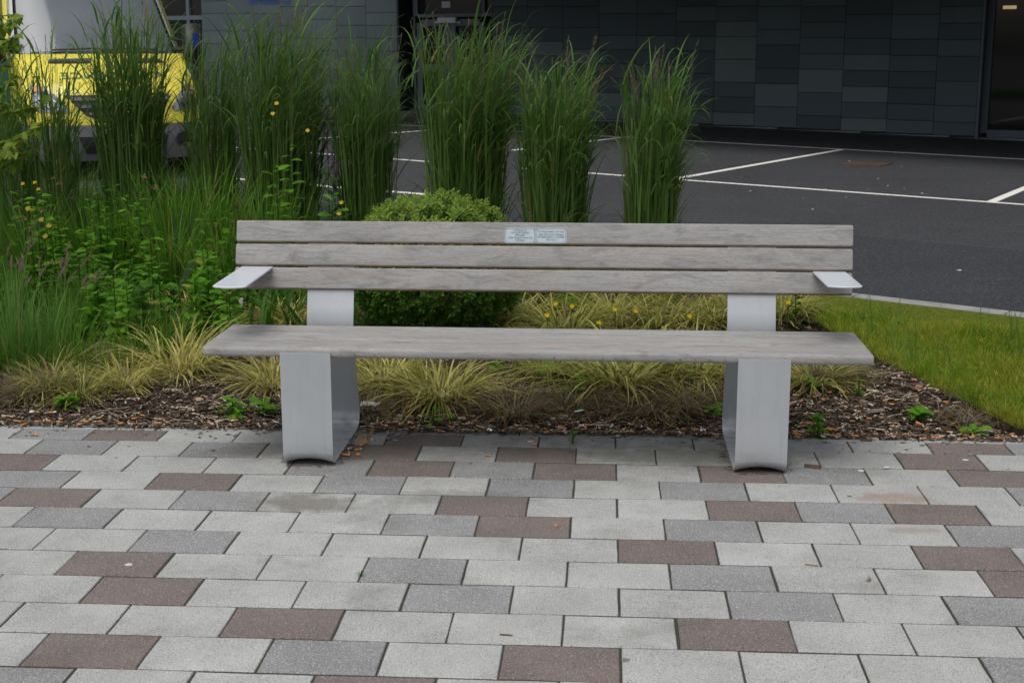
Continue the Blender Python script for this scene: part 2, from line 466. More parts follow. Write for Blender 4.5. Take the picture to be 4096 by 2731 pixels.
def blades(base, length, width, az, lean, bend, nseg=5, power=1.5, fold=0., tip=.0, zj=0.):
    """Arched grass blades as ribbons. All per-blade arrays; returns vertices and quads."""
    n = len(base); t = np.linspace(0, 1, nseg + 1)
    phi = lean[:, None] + bend[:, None] * t[None, :] ** power
    ds = length[:, None] / nseg
    mid = (phi[:, 1:] + phi[:, :-1]) / 2
    h = np.concatenate([np.zeros((n, 1)), np.cumsum(np.sin(mid) * ds, 1)], 1)
    z = np.concatenate([np.zeros((n, 1)), np.cumsum(np.cos(mid) * ds, 1)], 1)
    ca, sa = np.cos(az)[:, None], np.sin(az)[:, None]
    P = np.stack([base[:, 0:1] + h * ca, base[:, 1:2] + h * sa, base[:, 2:3] + z], -1)
    tw = rng.uniform(-.9, .9, n)
    wx, wy = np.cos(az + math.pi / 2 + tw), np.sin(az + math.pi / 2 + tw)
    prof = (1 - t ** 2.2) * (.55 + .45 * np.minimum(1, t * 4)) + tip
    wv = width[:, None] * prof[None, :] / 2
    D = np.stack([wx[:, None] * wv, wy[:, None] * wv, np.zeros_like(wv)], -1)
    V = np.stack([P - D, P + D], 2).reshape(-1, 3)
    k0 = (np.arange(n)[:, None] * (nseg + 1) + np.arange(nseg)[None, :]).ravel() * 2
    Fq = np.stack([k0, k0 + 1, k0 + 3, k0 + 2], 1)
    return V, Fq


def join(parts):
    Vs, Fs, mi, off = [], [], [], 0
    for V, Fq, m_ in parts:
        Vs.append(V); Fs.append(Fq + off); mi.append(np.full(len(Fq), m_)); off += len(V)
    return np.concatenate(Vs), np.concatenate(Fs), np.concatenate(mi)


U = rng.uniform
N = rng.normal

# ------------------------------------------------------------------ ground, paving, bed, lawn, car park
EDGE_Y = 5.257                       # front of the edging strip
# lawn outline and kerb line as measured
LAWN = [(1.72, 5.312), (1.65, 5.38), (1.51, 5.93), (1.40, 6.32), (1.31, 6.75), (1.20, 7.4), (1.06, 8.0), (.95, 8.65)]


def kerb_y(x): return 8.277 - .693 * (x - 1.493)


def sheet(name, pts, z, mat, kind='structure', zf=None, res=None):
    mb = MB(); mb.add([(x, y, zf(x, y) if zf else z) for x, y in pts], [tuple(range(len(pts)))])
    return tag(mb.build(name, mat), kind=kind)


PX0, PX1 = -5.4, 4.4
o = MB().box(-9, 7, -3, 5.305, -.3, -.0028).build('pavement', 'joint_sand'); tag(o, kind='structure'); pavement = o

L_, W_ = .3, .2
GX, GY = .05158, 4.30084


def paver_mesh(seed):
    rr = random.Random(seed)
    lx, ly = L_ - .0060, W_ - .0080
    per = []
    for (ax, ay), (bx, by), n in (((-lx / 2, -ly / 2), (lx / 2, -ly / 2), 4), ((lx / 2, -ly / 2), (lx / 2, ly / 2), 3), ((lx / 2, ly / 2), (-lx / 2, ly / 2), 4), ((-lx / 2, ly / 2), (-lx / 2, -ly / 2), 3)):
        for q in range(n):
            t = q / n; j = 0 if q == 0 else 1
            per.append((ax + (bx - ax) * t + j * rr.uniform(-.0012, .0012), ay + (by - ay) * t + j * rr.uniform(-.0012, .0012)))
    n = len(per)
    top = [(x * (1 - .0022 / (lx / 2)), y * (1 - .0022 / (ly / 2)), 0) for x, y in per]
    mid = [(x, y, -.0024) for x, y in per]; low = [(x, y, -.02) for x, y in per]
    F = [tuple(range(n))] + [(n + i, n + (i + 1) % n, (i + 1) % n, i) for i in range(n)] + [(2 * n + i, 2 * n + (i + 1) % n, n + (i + 1) % n, n + i) for i in range(n)]
    return top + mid + low, F


PAV = {c: [mesh_from('paver', *paver_mesh(s + 10 * q), 'paver_' + c) for s in range(5)] for q, c in enumerate(('light', 'grey', 'red'))}
ROWS = {-5: (-18, 'LGRLLLRLLLLLLRG'), -4: (-17, 'LGLGLRLRLLLLRL'), -3: (-16, 'RLLLGRGRLRGLRL'), -2: (-17, 'LGLRLGLGLGLLLG'),
        -1: (-16, 'GRLGLLRLLRGRL'), 0: (-15, 'LGLLLGRLGLLG'), 1: (-14, 'LLGLLLLRLLRL'), 2: (-13, 'LRLLGLLGLLR'), 3: (-14, 'LLRLLGLLGLG'),
        4: (-13, 'LLLRLLLRLLG'), 5: (-12, 'LRLGLRLLLG'), 6: (-11, 'GLLRLLGLL'), 7: (-10, 'LLGLRLLL')}
NAMES = {'L': 'light', 'G': 'grey', 'R': 'red'}
for r in range(-5, 11):
    for i in range(-26, 20):
        if (i + r) % 2 == 0: continue
        x = GX + .15 * (i + 1); y = GY - .2 * (r + .5)
        if not (-3.3 < x < 2.6): continue
        st, s = ROWS.get(r, (0, ''))
        q = (i - st) // 2
        ch = s[q] if 0 <= q < len(s) else random.choice('LLLLGGR')
        sy = 1.0; yy = y
        if r == -5:                  # cut row against the edging
            sy = (EDGE_Y - .004 - (y - .0959)) / (W_ - .0082); yy = y - .0959 + sy * (W_ - .0082) / 2
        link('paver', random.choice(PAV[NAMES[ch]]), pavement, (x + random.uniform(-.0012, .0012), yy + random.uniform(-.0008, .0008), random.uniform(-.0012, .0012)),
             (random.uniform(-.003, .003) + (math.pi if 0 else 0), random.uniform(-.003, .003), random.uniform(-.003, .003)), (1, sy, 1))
for i in range(-4, 4):               # pin-kerb edging stones, flush with the paving
    x0 = -3.45 + .78 * (i + 4); mb = MB()
    mb.prism(rrect(EDGE_Y, EDGE_Y + .05, -.12, .001, .004, 2), lambda a, b, t: (t, a, b), x0 + .003, x0 + .777)
    link('edging_stone', mesh_from('edging_stone', mb.v, mb.f, 'paver_light', mb.mi), pavement)

def lawn_x(y):                       # left limit of the lawn at depth y
    for (xa, ya), (xb, yb) in zip(LAWN, LAWN[1:]):
        if ya <= y <= yb: return xa + (xb - xa) * (y - ya) / (yb - ya)
    return LAWN[0][0] if y < LAWN[0][1] else LAWN[-1][0]


# planting bed: soil surface with soft bumps, ends at the kerb and the lawn edge


def bed_z(x, y):
    if x > .8 and x > lawn_x(y) - .02: return -.06
    return -.012 + .03 * min(1, max(0, (y - 5.32) / .5)) + .05 * (mnoise.noise(Vector((x * 1.7, y * 1.7, 3.1)))) * min(1, max(0, (y - 5.4) / .6))


nx, ny = 110, 70
gxs = np.linspace(-7.5, 1.75, nx); V = []
for j in range(ny):
    for x in gxs:
        y1 = min(kerb_y(x), 14.2) - .03; y = 5.303 + (y1 - 5.303) * (j / (ny - 1)) ** 1.4
        V.append((x, y, bed_z(x, y)))
Fq = np.array([(j * nx + i, j * nx + i + 1, (j + 1) * nx + i + 1, (j + 1) * nx + i) for j in range(ny - 1) for i in range(nx - 1)])
tag(link('soil_bed', mesh_from('soil_bed', V, Fq, 'soil', smooth=True)), kind='structure')


mb = MB(); left = []; right = []
ys = np.linspace(5.312, 8.63, 46)
for y in ys:
    xr = min(7.0, 1.493 - (y + .02 - 8.277) / .693)
    xl = lawn_x(y) + .035 * mnoise.noise(Vector((y * 6, 0, 0))) + .015 * mnoise.noise(Vector((y * 30, 1, 0)))
    xr = max(xr, xl + .02)
    left.append((xl, y)); right.append((xr, y))
V = []; F = []
for (xl, y), (xr, _) in zip(left, right):
    V += [(xl - .02, y, -.04), (xl, y, .028), (xl + (xr - xl) * .3, y, .03), (xr, y, .036)]
for q in range(len(ys) - 1):
    for s_ in range(3):
        a = q * 4 + s_; F.append((a, a + 1, a + 5, a + 4))
mi = [0 if f[0] % 4 == 0 else 1 for f in F]
tag(link('lawn', mesh_from('lawn', V, F, ['soil', 'lawn_soil'], mi, True)), kind='structure')

# car park: a plane that rises gently to the left
PN = np.array([.0140, -.0070, 1.]); P0 = np.array([2., 8.1, -.10])


def park_z(x, y): return P0[2] - (PN[0] * (x - P0[0]) + PN[1] * (y - P0[1]))


def park(px, py): return onplane(px, py, P0, PN)


sheet('car_park', [(x, kerb_y(x) + .1 if x < 6.5 else 5) for x in (-30, -10, -2, 2, 6)] + [(60, -30), (60, 60), (-60, 60), (-60, 30)], 0, 'asphalt', zf=park_z)
sheet('ground', [(-300, -300), (300, -300), (300, 300), (-300, 300)], -1.5, 'asphalt')
kd = np.array([1, -.693]) / math.hypot(1, .693); kn = np.array([.693, 1]) / math.hypot(1, .693)
kerb = tag(bpy.data.objects.new('kerb', None), kind='structure'); col.objects.link(kerb)
for q in range(-12, 7):
    c0 = np.array([1.493, 8.277]) + kd * (q * .915); mb = MB()
    def kf(a, b, t, c0=c0):
        p_ = c0 + kd * t + kn * a; return (p_[0], p_[1], b)
    mb.prism(rrect(0, .11, -.25, .043, .012, 3), kf, .004, .911)
    link('kerb_stone', mesh_from('kerb_stone', mb.v, mb.f, 'kerb_concrete', mb.mi), kerb)


def road_line(name, a, b, wd, mat='line_paint', ext=(0, 0)):
    a = np.array(a); b = np.array(b); d = (b - a) / np.linalg.norm(b - a); a = a - d * ext[0]; b = b + d * ext[1]
    n = np.array([-d[1], d[0], 0]); n /= np.linalg.norm(n)
    mb = MB(); pts = []
    k_ = max(2, int(np.linalg.norm(b - a) / .5))
    V = []
    for q in range(k_ + 1):
        c = a + (b - a) * q / k_
        for s_ in (-1, 1):
            p_ = c + n * s_ * wd / 2; V.append((p_[0], p_[1], park_z(p_[0], p_[1]) + .005))
    mb.add(V, [(2 * q, 2 * q + 1, 2 * q + 3, 2 * q + 2) for q in range(k_)])
    return tag(mb.build(name, mat), kind='structure')


sa, sb = park(3300, 928), park(4096, 999); sn_ = np.array([-(sb - sa)[1], (sb - sa)[0], 0.]); sn_ /= np.linalg.norm(sn_)
k = ASPK; dt = k.n('VectorMath', operation='DOT_PRODUCT'); k.l(k.coord(), dt.inputs[0]); dt.inputs[1].default_value = tuple(sn_)
dd = k.math('ADD', k.math('SUBTRACT', dt.outputs['Value'], float(sa @ sn_)), k.math('MULTIPLY', k.math('SUBTRACT', k.noise(k.coord(), 6, 3), .5), .10))
older = k.ramp(dd, [(.0, 0.), (.03, 1.)])
c2 = k.mix(k.math('MULTIPLY', older, k.ramp(k.noise(k.coord('pos', (1, 1, 1), (.2, .1, .9)), 26, 3, .75), [(.44, .0), (.62, .55)])), ASP, (.085, .084, .080))
seam = k.ramp(k.math('ABSOLUTE', dd), [(.0, .5), (.035, 0.)])
k.set(k.mix(seam, c2, (.11, .108, .10)))
near = (park(2327, 692), park(4096, 820)); far = (park(2048, 526), park(4096, 639))
road_line('bay_line', near[0], near[1], .10, ext=(.9, 4))
road_line('bay_line', far[0], far[1], .10, ext=(5.5, 4))
for a, b in ((park(2705, 716), park(3372, 599)), (park(3965, 809), park(4096, 755)), (park(2048, 603), park(2530, 547)), (park(1255, 557), park(1762, 519))):
    road_line('bay_line', a, b, .10, ext=(0, 3.9 if a[0] > 3.9 else 0))
road_line('bay_line', park(1250, 614), park(1985, 668), .10, ext=(2, 0))
road_line('kerb_line', park(1346, 750), park(1726, 781), .12, ext=(2, .15))
ds = (near[1] - near[0]); ds /= np.linalg.norm(ds); dn = np.array([-ds[1], ds[0], 0])
# a seam where the newer surfacing starts, and a rusty inspection cover
mcp = [park(*q) for q in ((3352, 661), (3420, 649), (3572, 656), (3522, 668))]
mb = MB(); mb.add([(p_[0], p_[1], p_[2] + .012) for p_ in mcp] + [(p_[0], p_[1], p_[2] - .05) for p_ in mcp], [(0, 1, 2, 3), (0, 4, 5, 1), (1, 5, 6, 2), (2, 6, 7, 3), (3, 7, 4, 0)])
mhc = thing('inspection_cover', 'rusty brown inspection cover set in the dark asphalt parking bay', 'manhole cover', sum(mcp) / 4)
mb.build('cover_plate', 'rusty_iron', mhc)
mb = MB()
for a, b in zip(mcp, mcp[1:] + mcp[:1]):
    d = b - a; n_ = np.array([-d[1], d[0], 0]); n_ = n_ / np.linalg.norm(n_) * -.04
    mb.add([a + [0, 0, .008], b + [0, 0, .008], b + n_ + [0, 0, .008], a + n_ + [0, 0, .008]], [(0, 1, 2, 3)])
mb.build('cover_frame', 'kerb_concrete', mhc)

V = []; F = []
for q in range(110):
    p_ = park(random.uniform(1300, 4096), random.uniform(600, 1160))
    if p_[1] < kerb_y(p_[0]) + .2: continue
    r_ = random.uniform(.006, .02); b_ = len(V); a_ = random.uniform(0, 3)
    V += [(p_[0] + r_ * math.cos(a_ + t) * (1.6 if t % 3.2 < 1 else .6), p_[1] + r_ * math.sin(a_ + t), park_z(p_[0], p_[1]) + .006 + .004 * (t > 2)) for t in (0, 1.57, 3.14, 4.71)]
    F.append((b_, b_ + 1, b_ + 2, b_ + 3))
tag(link('grit', mesh_from('grit', V, F, 'cigarette_paper')), 'pale grit and scraps scattered on the asphalt', 'grit', kind='stuff')

# ------------------------------------------------------------------ the building: clad wall, doors, glazing, overhang
WA, WB = park(1250, 429), park(3895, 553)
wd = WB - WA; wd[2] = 0; wd /= np.linalg.norm(wd); wn = np.array([wd[1], -wd[0], 0.])     # wn points out towards the car park
if wn[1] > 0: wn = -wn
WO = WA.copy()


def wall(px, py, off=0.):            # (s along wall, z) under a pixel
    p_ = onplane(px, py, WO + wn * off, wn); return (p_ - WO) @ wd, p_[2]


def wp(s, z, off=0.):
    p_ = WO + wd * s + wn * off; return np.array([p_[0], p_[1], z])


SC = 1024 / 2351
bld = thing('hospital_building', 'dark grey clad building with recessed doors across the car park', 'building', WO)


def wbox(mb, s0, s1, z0, z1, o0, o1, mi=0):
    V = [wp(s, z, o_) for z in (z0, z1) for o_ in (o0, o1) for s in (s0, s1)]
    return mb.add(V, [(0, 2, 3, 1), (4, 5, 7, 6), (0, 1, 5, 4), (2, 6, 7, 3), (0, 4, 6, 2), (1, 3, 7, 5)], mi)


def base_z(s):
    p_ = wp(s, 0, 0); return park_z(p_[0], p_[1])


# column joints along the wall, from the photograph (position half way up)
def sj(reg, x, y=600): return wall(reg * 1024 + x * SC, y * SC)[0]


colx = [('c', wall(x_, 60)[0]) for x_ in (810, 911, 1017, 1126, 1235, 1349, 1467, 1591)]
door_s = (sj(1, 1305, 300), sj(1, 2185, 300))
right_cols = [door_s[1], sj(2, 150, 400), sj(2, 470, 400), sj(2, 803, 400), sj(2, 1152, 300), sj(2, 1510, 300), sj(2, 1875, 300), sj(2, 2255, 300),
              sj(3, 297, 400), sj(3, 707, 400), sj(3, 1133, 350), sj(3, 1570, 350), sj(3, 1958, 400)]
rows_px = {  # horizontal joints read per column (region, x at centre, y list)
    0: (2, 75, [60, 190, 317, 445, 575, 705, 835, 965]), 1: (2, 310, [63, 255, 384, 515, 645, 840, 970]), 2: (2, 640, [63, 258, 456, 588, 784, 980]),
    3: (2, 980, [127, 328, 459, 590, 722, 854, 985]), 4: (2, 1335, [128, 330, 463, 600, 735, 870, 1000]), 5: (2, 1700, [60, 198, 335, 470, 678, 885, 1020]),
    6: (2, 2070, [60, 199, 340, 549, 758, 895, 1036]), 7: (3, 150, [60, 273, 416, 630, 771, 984]), 8: (3, 510, [62, 206, 350, 496, 640, 853, 1066]),
    9: (3, 920, [135, 356, 503, 650, 797, 943, 1088]), 10: (3, 1350, [137, 362, 513, 660, 810, 959, 1107]), 11: (3, 1770, [62, 215, 368, 520, 749, 975, 1126])}
left_rows = {0: (860, [55, 125, 176, 250, 302, 354]), 1: (960, [55, 125, 200, 250, 326, 376]), 2: (1070, [55, 130, 180, 255, 306, 380]), 3: (1180, [27, 104, 154, 230, 306, 358]),
             4: (1290, [27, 79, 155, 205, 280, 332]), 5: (1408, [27, 103, 152, 226, 300, 377]), 6: (1530, [52, 103, 155, 206, 283, 358])}
wall_back = MB()
prng = random.Random(3)


def clad(s0, s1, zs, top, kinds=('panel_teal', 'panel_teal', 'panel_light', 'panel_dark', 'panel_dark')):
    zs = [base_z((s0 + s1) / 2) + .03] + sorted(zs) + [top]
    zs = [z for z in zs]
    last = zs[-2]; hs = [.29, .43, .29, .29, .43]
    ext = [last]
    while ext[-1] < top - .5: ext.append(ext[-1] + prng.choice(hs))
    zs = zs[:-1] + ext[1:] + [top]
    for a, b in zip(zs, zs[1:]):
        if b - a < .1: continue
        mb = MB(); d = prng.uniform(0, .004)
        wbox(mb, s0 + .0045, s1 - .0045, a + .0055, b - .0055, 0, .03 + d)
        mb.build('cladding_panel', prng.choice(kinds), bld)


TOPL, TOPR = 7.2, 3.15
for i in range(12):
    rg, xc, ysn = rows_px[i]
    clad(right_cols[i], right_cols[i + 1], [wall(rg * 1024 + xc * SC, y * SC)[1] for y in ysn], TOPR - .03)
lc = [c[1] for c in colx]
for i in range(7):
    xc, ysn = left_rows[i]
    clad(lc[i], lc[i + 1], [wall(xc, y)[1] for y in ysn], TOPL, ('panel_slate', 'panel_slate', 'panel_slate', 'panel_mid'))
s_end = right_cols[-1]
mb = MB()
wbox(mb, lc[0], lc[-1], -.6, TOPL, -.3, -.004); wbox(mb, door_s[1], s_end, -.6, TOPR + .2, -.3, -.004)
wbox(mb, lc[-1], door_s[1], -.6, -.02 + base_z(door_s[0]), -1.2, -.004)
mb.build('backing_wall', 'panel_joint', bld)
# unseen overhang, added and sized to shade the right-hand wall and asphalt
mb = MB(); wbox(mb, lc[-1] + .3, s_end + 14, TOPR, TOPR + 4.0, -1.5, 6.4); mb.build('unseen_shade_overhang', 'soffit', bld)
mb = MB(); wbox(mb, lc[0] - 14, s_end + 14, -.6, 7.1, -9, -1.6); mb.build('building_core', 'panel_joint', bld)
# plinth strip at the foot of the wall (pale drain edge)
mb = MB()
for s0, s1 in ((lc[0], lc[-1]), (door_s[1], s_end + 6)):
    for q in range(10):
        a, b = s0 + (s1 - s0) * q / 10, s0 + (s1 - s0) * (q + 1) / 10
        z = base_z((a + b) / 2); wbox(mb, a, b, z - .1, z + .012, .035, .10)
mb.build('drain_edge', 'kerb_concrete', bld)


def glazing(name, s0, s1, z0, z1, off, bars_s, bars_z, frame='frame_blue_grey', fw=.06, parent=None):
    t = parent or bld
    g = MB(); wbox(g, s0 + .01, s1 - .01, z0 + .01, z1 - .01, off - .06, off - .04)
    win = g.build(name, 'dark_glass', t)
    f = MB()
    for s in [s0, s1] + bars_s: wbox(f, s - fw / 2, s + fw / 2, z0, z1, off - .08, off + .02)
    f.build('mullion', frame, win)
    f = MB()
    for z in [z0, z1] + bars_z: wbox(f, s0 + fw / 2, s1 - fw / 2, z - fw / 2, z + fw / 2, off - .075, off + .015)
    f.build('transom', frame, win)
    return win


# recessed main doors
OFF = -.45
def wall_r(x, y, off=OFF): return wall(1024 + x * SC, y * SC, off)
zb = base_z((door_s[0] + door_s[1]) / 2) + .02
s_a = wall_r(1365, 500)[0]; s_b = wall_r(1462, 500)[0]; s_c = wall_r(1488, 500)[0]; s_d = wall_r(1785, 300)[0]
s_e = 2 * s_d - s_c; s_f = wall_r(2185, 100)[0] + .35
z_t = wall_r(1700, 168)[1]
mb = MB(); wbox(mb, door_s[0], door_s[0] + .03, zb, TOPR, -1.5, .02); wbox(mb, door_s[1] - .03, door_s[1], zb, TOPR, -1.5, .02); mb.build('door_reveal', 'frame_dark', bld)
mb = MB(); wbox(mb, door_s[0] + .03, s_a + .02, zb, TOPR, OFF - .05, OFF - .01); mb.build('dark_infill_panel', 'frame_dark', bld)
glazing('side_window', s_a, s_b, zb, TOPR, OFF, [], [z_t])
glazing('fanlight', s_b + .06, s_f, z_t + .05, TOPR, OFF, [wall_r(2092, 100)[0]], [], fw=.07)
for (a, b) in ((s_c, s_d - .02), (s_d + .02, s_e)):
    zk = wall_r(1600, 622)[1]
    d_ = glazing('door_leaf', a + .06, b - .05, zb + .06, z_t - .10, OFF, [], [zk], fw=.14)
    h = MB(); h.tube([wp(b - .16, .9, OFF + .02), wp(b - .16, .9, OFF + .08), wp(b - .16, 1.25, OFF + .08), wp(b - .16, 1.25, OFF + .02)], .018, 6)
    h.build('door_handle', 'white_plastic', d_)
    c_ = MB(); q0 = wall_r(1655 if a == s_c else 1785, 210); q1 = wall_r(1755 if a == s_c else 1890, 210)
    wbox(c_, q0[0], q1[0], q0[1] - .015, q0[1] + .02, OFF + .02, OFF + .05); c_.build('door_closer', 'white_plastic', d_)
mb = MB(); q0 = wall_r(1690, 192); q1 = wall_r(1855, 192); wbox(mb, q0[0], q1[0], q0[1] - .05, q0[1] + .06, OFF + .02, OFF + .10); mb.build('door_sensor', 'white_plastic', bld)
for x0, x1, y0, y1, nm in ((1705, 1752, 352, 410, 'notice'), (1812, 1866, 350, 410, 'notice'), (1700, 1778, 15, 75, 'notice')):
    a = wall_r(x0, y1); b = wall_r(x1, y0); mb = MB(); wbox(mb, a[0], b[0], a[1], b[1], OFF - .038, OFF - .034 + .01)
    mb.build('paper_notice', 'paper_white', bld)
# window and doors beside the ambulance, left end of the wall
s0 = wall(1500 * SC, 200 * SC)[0]; s1 = lc[0]
glazing('left_entrance', s0 - 3.4, s1 - .06, base_z(s1) + .02, 3.1, -.12, [wall(1705 * SC, 300 * SC)[0], s1 - 1.9], [wall(1700 * SC, 165 * SC)[1]], fw=.10)
mb = MB(); wbox(mb, s0 - 12, s0 - 3.45, -.5, TOPL, -.3, .03); wbox(mb, s0 - 3.45, s1 - .005, 3.16, TOPL, -.3, .02); mb.build('left_wall', 'panel_slate', bld)
# tall window on the right, set back behind a blue-grey frame
OR = -.25
sr0 = wall(3072 + 2040 * SC, 300 * SC, OR)[0]; zr = wall(3072 + 2100 * SC, 1228 * SC, OR)[1]
mb = MB(); wbox(mb, s_end + .005, s_end + .05, base_z(s_end), TOPR, -.05, .045); mb.build('corner_trim', 'frame_blue_grey', bld)
mb = MB(); wbox(mb, s_end + .055, sr0 - .1, base_z(s_end), TOPR, -.5, OR - .01); mb.build('dark_infill_panel', 'frame_dark', bld)
glazing('tall_window', sr0, sr0 + 5.5, zr, TOPR, OR, [sr0 + 2.7], [], fw=.12)
mb = MB(); wbox(mb, sr0 - .06, sr0 + 5.5, base_z(sr0 + 1), zr - .065, OR - .05, OR + .02); mb.build('window_apron', 'frame_blue_grey', bld)
q = wall(3072 + 2220 * SC, 70 * SC, OR); mb = MB(); wbox(mb, q[0] - .11, q[0] + .11, q[1] - .028, q[1] + .028, OR - .02, OR + .01); mb.build('wall_lamp', 'lit_lamp', bld)
# blue lettering on the wall
a = wall(2285 * SC, 25 * SC, .05); b = wall(1024 + 318 * SC, 25 * SC, .05)
Vt, Ft = text_mesh('NHS Foundation Trust', .17, b[0] - a[0])
mid = ((a[0] + b[0]) / 2, a[1])
mb = MB(); mb.add([wp(mid[0] + v[0], mid[1] + v[1], .046) for v in Vt], Ft); mb.build('wall_lettering', 'sign_blue', bld)

# ------------------------------------------------------------------ the ambulance
AC = at(490, 420, 15.3); az_los = math.atan2(-AC[0], AC[1]); A_YAW = az_los + R(13)
amb_z = park_z(AC[0], AC[1])
amb = thing('ambulance', 'yellow and green ambulance parked behind the tall grasses', 'ambulance', (AC[0], AC[1], amb_z), A_YAW)
amb.scale = (1, 1, .955)
ZP = [(.20, .10), (.30, .05), (.45, 0), (.70, 0), (.90, .035), (1.02, .09), (1.15, .22), (1.28, .42), (1.40, .68), (1.47, .86)]


def yz(z):
    return float(np.interp(z, [a for a, _ in ZP], [b for _, b in ZP]))


def hwid(z): return float(np.interp(z, [.2, .9, 1.1, 1.47], [.95, .97, .97, .945]))


def S(u, z, off=0.):
    h = hwid(z); t = min(1, abs(u) / h)
    y = yz(z) + (.34 if z < 1.1 else .34 - .12 * (z - 1.1) / .37) * t ** 4
    n = Vector((.9 * math.copysign(t ** 3, u), -1, .25 + max(0, z - 1) * 1.2)).normalized()
    return Vector((u, y, z)) + n * off


def shell_grid(z0, z1, nz, nu=24, f=S, off=0.):
    V = []; F = []
    for j in range(nz + 1):
        z = z0 + (z1 - z0) * j / nz; h = hwid(z)
        for i in range(nu + 1): V.append(f((-1 + 2 * i / nu) * h, z, off))
    for j in range(nz):
        for i in range(nu):
            a = j * (nu + 1) + i; F.append((a, a + 1, a + nu + 2, a + nu + 1))
    return V, F


def patch(poly, off, nsub=3, f=S):
    """A polygon given in (u,z), subdivided from its centre and laid on the shell."""
    c = np.mean(poly, 0); n = len(poly); V = [f(c[0], c[1], off)]; F = []
    ring = []
    P_ = []
    for i in range(n):
        a, b = np.array(poly[i]), np.array(poly[(i + 1) % n])
        for q in range(nsub): P_.append(a + (b - a) * q / nsub)
    m_ = len(P_)
    for r_ in (.5, 1.):
        for p_ in P_:
            q = c + (p_ - c) * r_; V.append(f(q[0], q[1], off))
    for i in range(m_):
        j = (i + 1) % m_; F.append((0, 1 + i, 1 + j)); F.append((1 + i, 1 + m_ + i, 1 + m_ + j, 1 + j))
    return V, F


def apart(name, V, F, mat, parent=None, smooth=True, mi=None):
    return link(name, mesh_from(name, [tuple(v) for v in V], F, mat, mi, smooth), parent or amb)


mb = MB(); V, F = shell_grid(.66, 1.47, 22); mb.add(V, F)
for sgn in (-1, 1):                 # wings and cab flanks behind the rounded front corner
    zs = np.linspace(.66, 1.47, 9)
    V = []; F = []
    for z in zs:
        a = S(sgn * hwid(z), z); V += [a, Vector((sgn * .99, 1.0, z)), Vector((sgn * .99, 2.6, z)), Vector((sgn * .99, 6.2, z))]
    for j in range(8):
        for i in range(3):
            a = j * 4 + i; F.append((a, a + 1, a + 5, a + 4))
    mb.add(V, F)
body = mb.build('body', 'ambulance_yellow', amb, True, local=True)
V, F = shell_grid(.24, .655, 6, off=.012)
for sgn in (-1, 1):
    b0 = len(V); zs = (.24, .45, .655)
    for z in zs:
        a = S(sgn * hwid(z), z, .0); V += [a, Vector((sgn * 1.0, .55, z)), Vector((sgn * 1.0, .62 if z > .3 else .55, z))]
    F += [(b0, b0 + 1, b0 + 4, b0 + 3), (b0 + 3, b0 + 4, b0 + 7, b0 + 6)]
apart('bumper', V, F, 'grey_plastic')
V, F = patch([(-.42, .32), (.42, .32), (.50, .52), (-.50, .52)], .03); apart('lower_intake', V, F, 'black_plastic')
for sgn in (-1, 1):
    V, F = patch([(sgn * (.68 + .1 * math.cos(t)), .46 + .09 * math.sin(t)) for t in np.linspace(0, 2 * math.pi, 9)[:-1]], .035); apart('fog_lamp', V, F, 'black_plastic')
mb = MB(); mb.box(-.26, .26, -.035, -.02, .53, .64); mb.build('number_plate', 'white_paint', amb, local=True)
# grille with slats, badge ring and blue lamp
gp = [(-.56, 1.0), (.56, 1.0), (.54, .93), (.40, .77), (.28, .725), (-.28, .725), (-.40, .77), (-.54, .93)]
V, F = patch(gp, .012); gr = apart('grille', V, F, 'black_plastic')
for z, hw_ in ((.955, .53), (.87, .47), (.785, .37)):
    V, F = patch([(-hw_, z - .018), (hw_, z - .018), (hw_, z + .018), (-hw_, z + .018)], .03, 6); apart('slat', V, F, 'grey_plastic', gr)
mb = MB()
pts = [S(0 + .095 * math.cos(t), .865 + .095 * math.sin(t), .05) for t in np.linspace(0, 2 * math.pi, 25)]
mb.tube(pts, .010, 6)
for t in (90, 210, 330):
    mb.tube([S(0, .865, .055), S(.088 * math.cos(R(t)), .865 + .088 * math.sin(R(t)), .05)], [.014, .004], 5)
mb.build('badge', 'chrome', gr, True, local=True)
for sgn in (-1, 1):
    V, F = patch([(sgn * .30 - .055, .835), (sgn * .30 + .055, .835), (sgn * .30 + .055, .885), (sgn * .30 - .055, .885)], .05); apart('blue_lamp', V, F, 'blue_lens', gr)
V, F = patch([(-.60, 1.02), (-.575, 1.02), (-.42, .78), (-.30, .70), (.30, .70), (.42, .78), (.575, 1.02), (.60, 1.02), (.50, .76), (.33, .665), (-.33, .665), (-.50, .76)], .02)
for sgn in (-1, 1):
    hl = [(sgn * .90, 1.13), (sgn * .80, 1.10), (sgn * .70, 1.02), (sgn * .56, .835), (sgn * .60, .80), (sgn * .82, .815), (sgn * .91, .84)]
    V, F = patch(hl, .010, 4); h = apart('headlight', V, F, 'headlamp_lens')
    V, F = patch([(sgn * .885, 1.115), (sgn * .81, 1.085), (sgn * .79, 1.04), (sgn * .89, 1.04)], .018); apart('indicator', V, F, 'amber_lens', h)
    for uu, zz, rr in ((.73, .90, .058), (.83, .93, .06)):
        V, F = patch([(sgn * uu + rr * math.cos(t), zz + rr * math.sin(t)) for t in np.linspace(0, 2 * math.pi, 13)[:-1]], .018); apart('reflector', V, F, 'chrome', h)
    vt = [(sgn * .16, 1.415), (sgn * .62, 1.405), (sgn * .66, 1.36), (sgn * .20, 1.36)]
    V, F = patch(vt, .012, 4); v_ = apart('bonnet_vent', V, F, 'black_plastic')
    mb = MB()
    for q in range(14):
        u0 = sgn * (.20 + .033 * q); mb.tube([S(u0, 1.37, .02), S(u0 + sgn * .015, 1.405, .02)], .006, 4)
    mb.build('vent_fin', 'grey_plastic', v_, local=True)
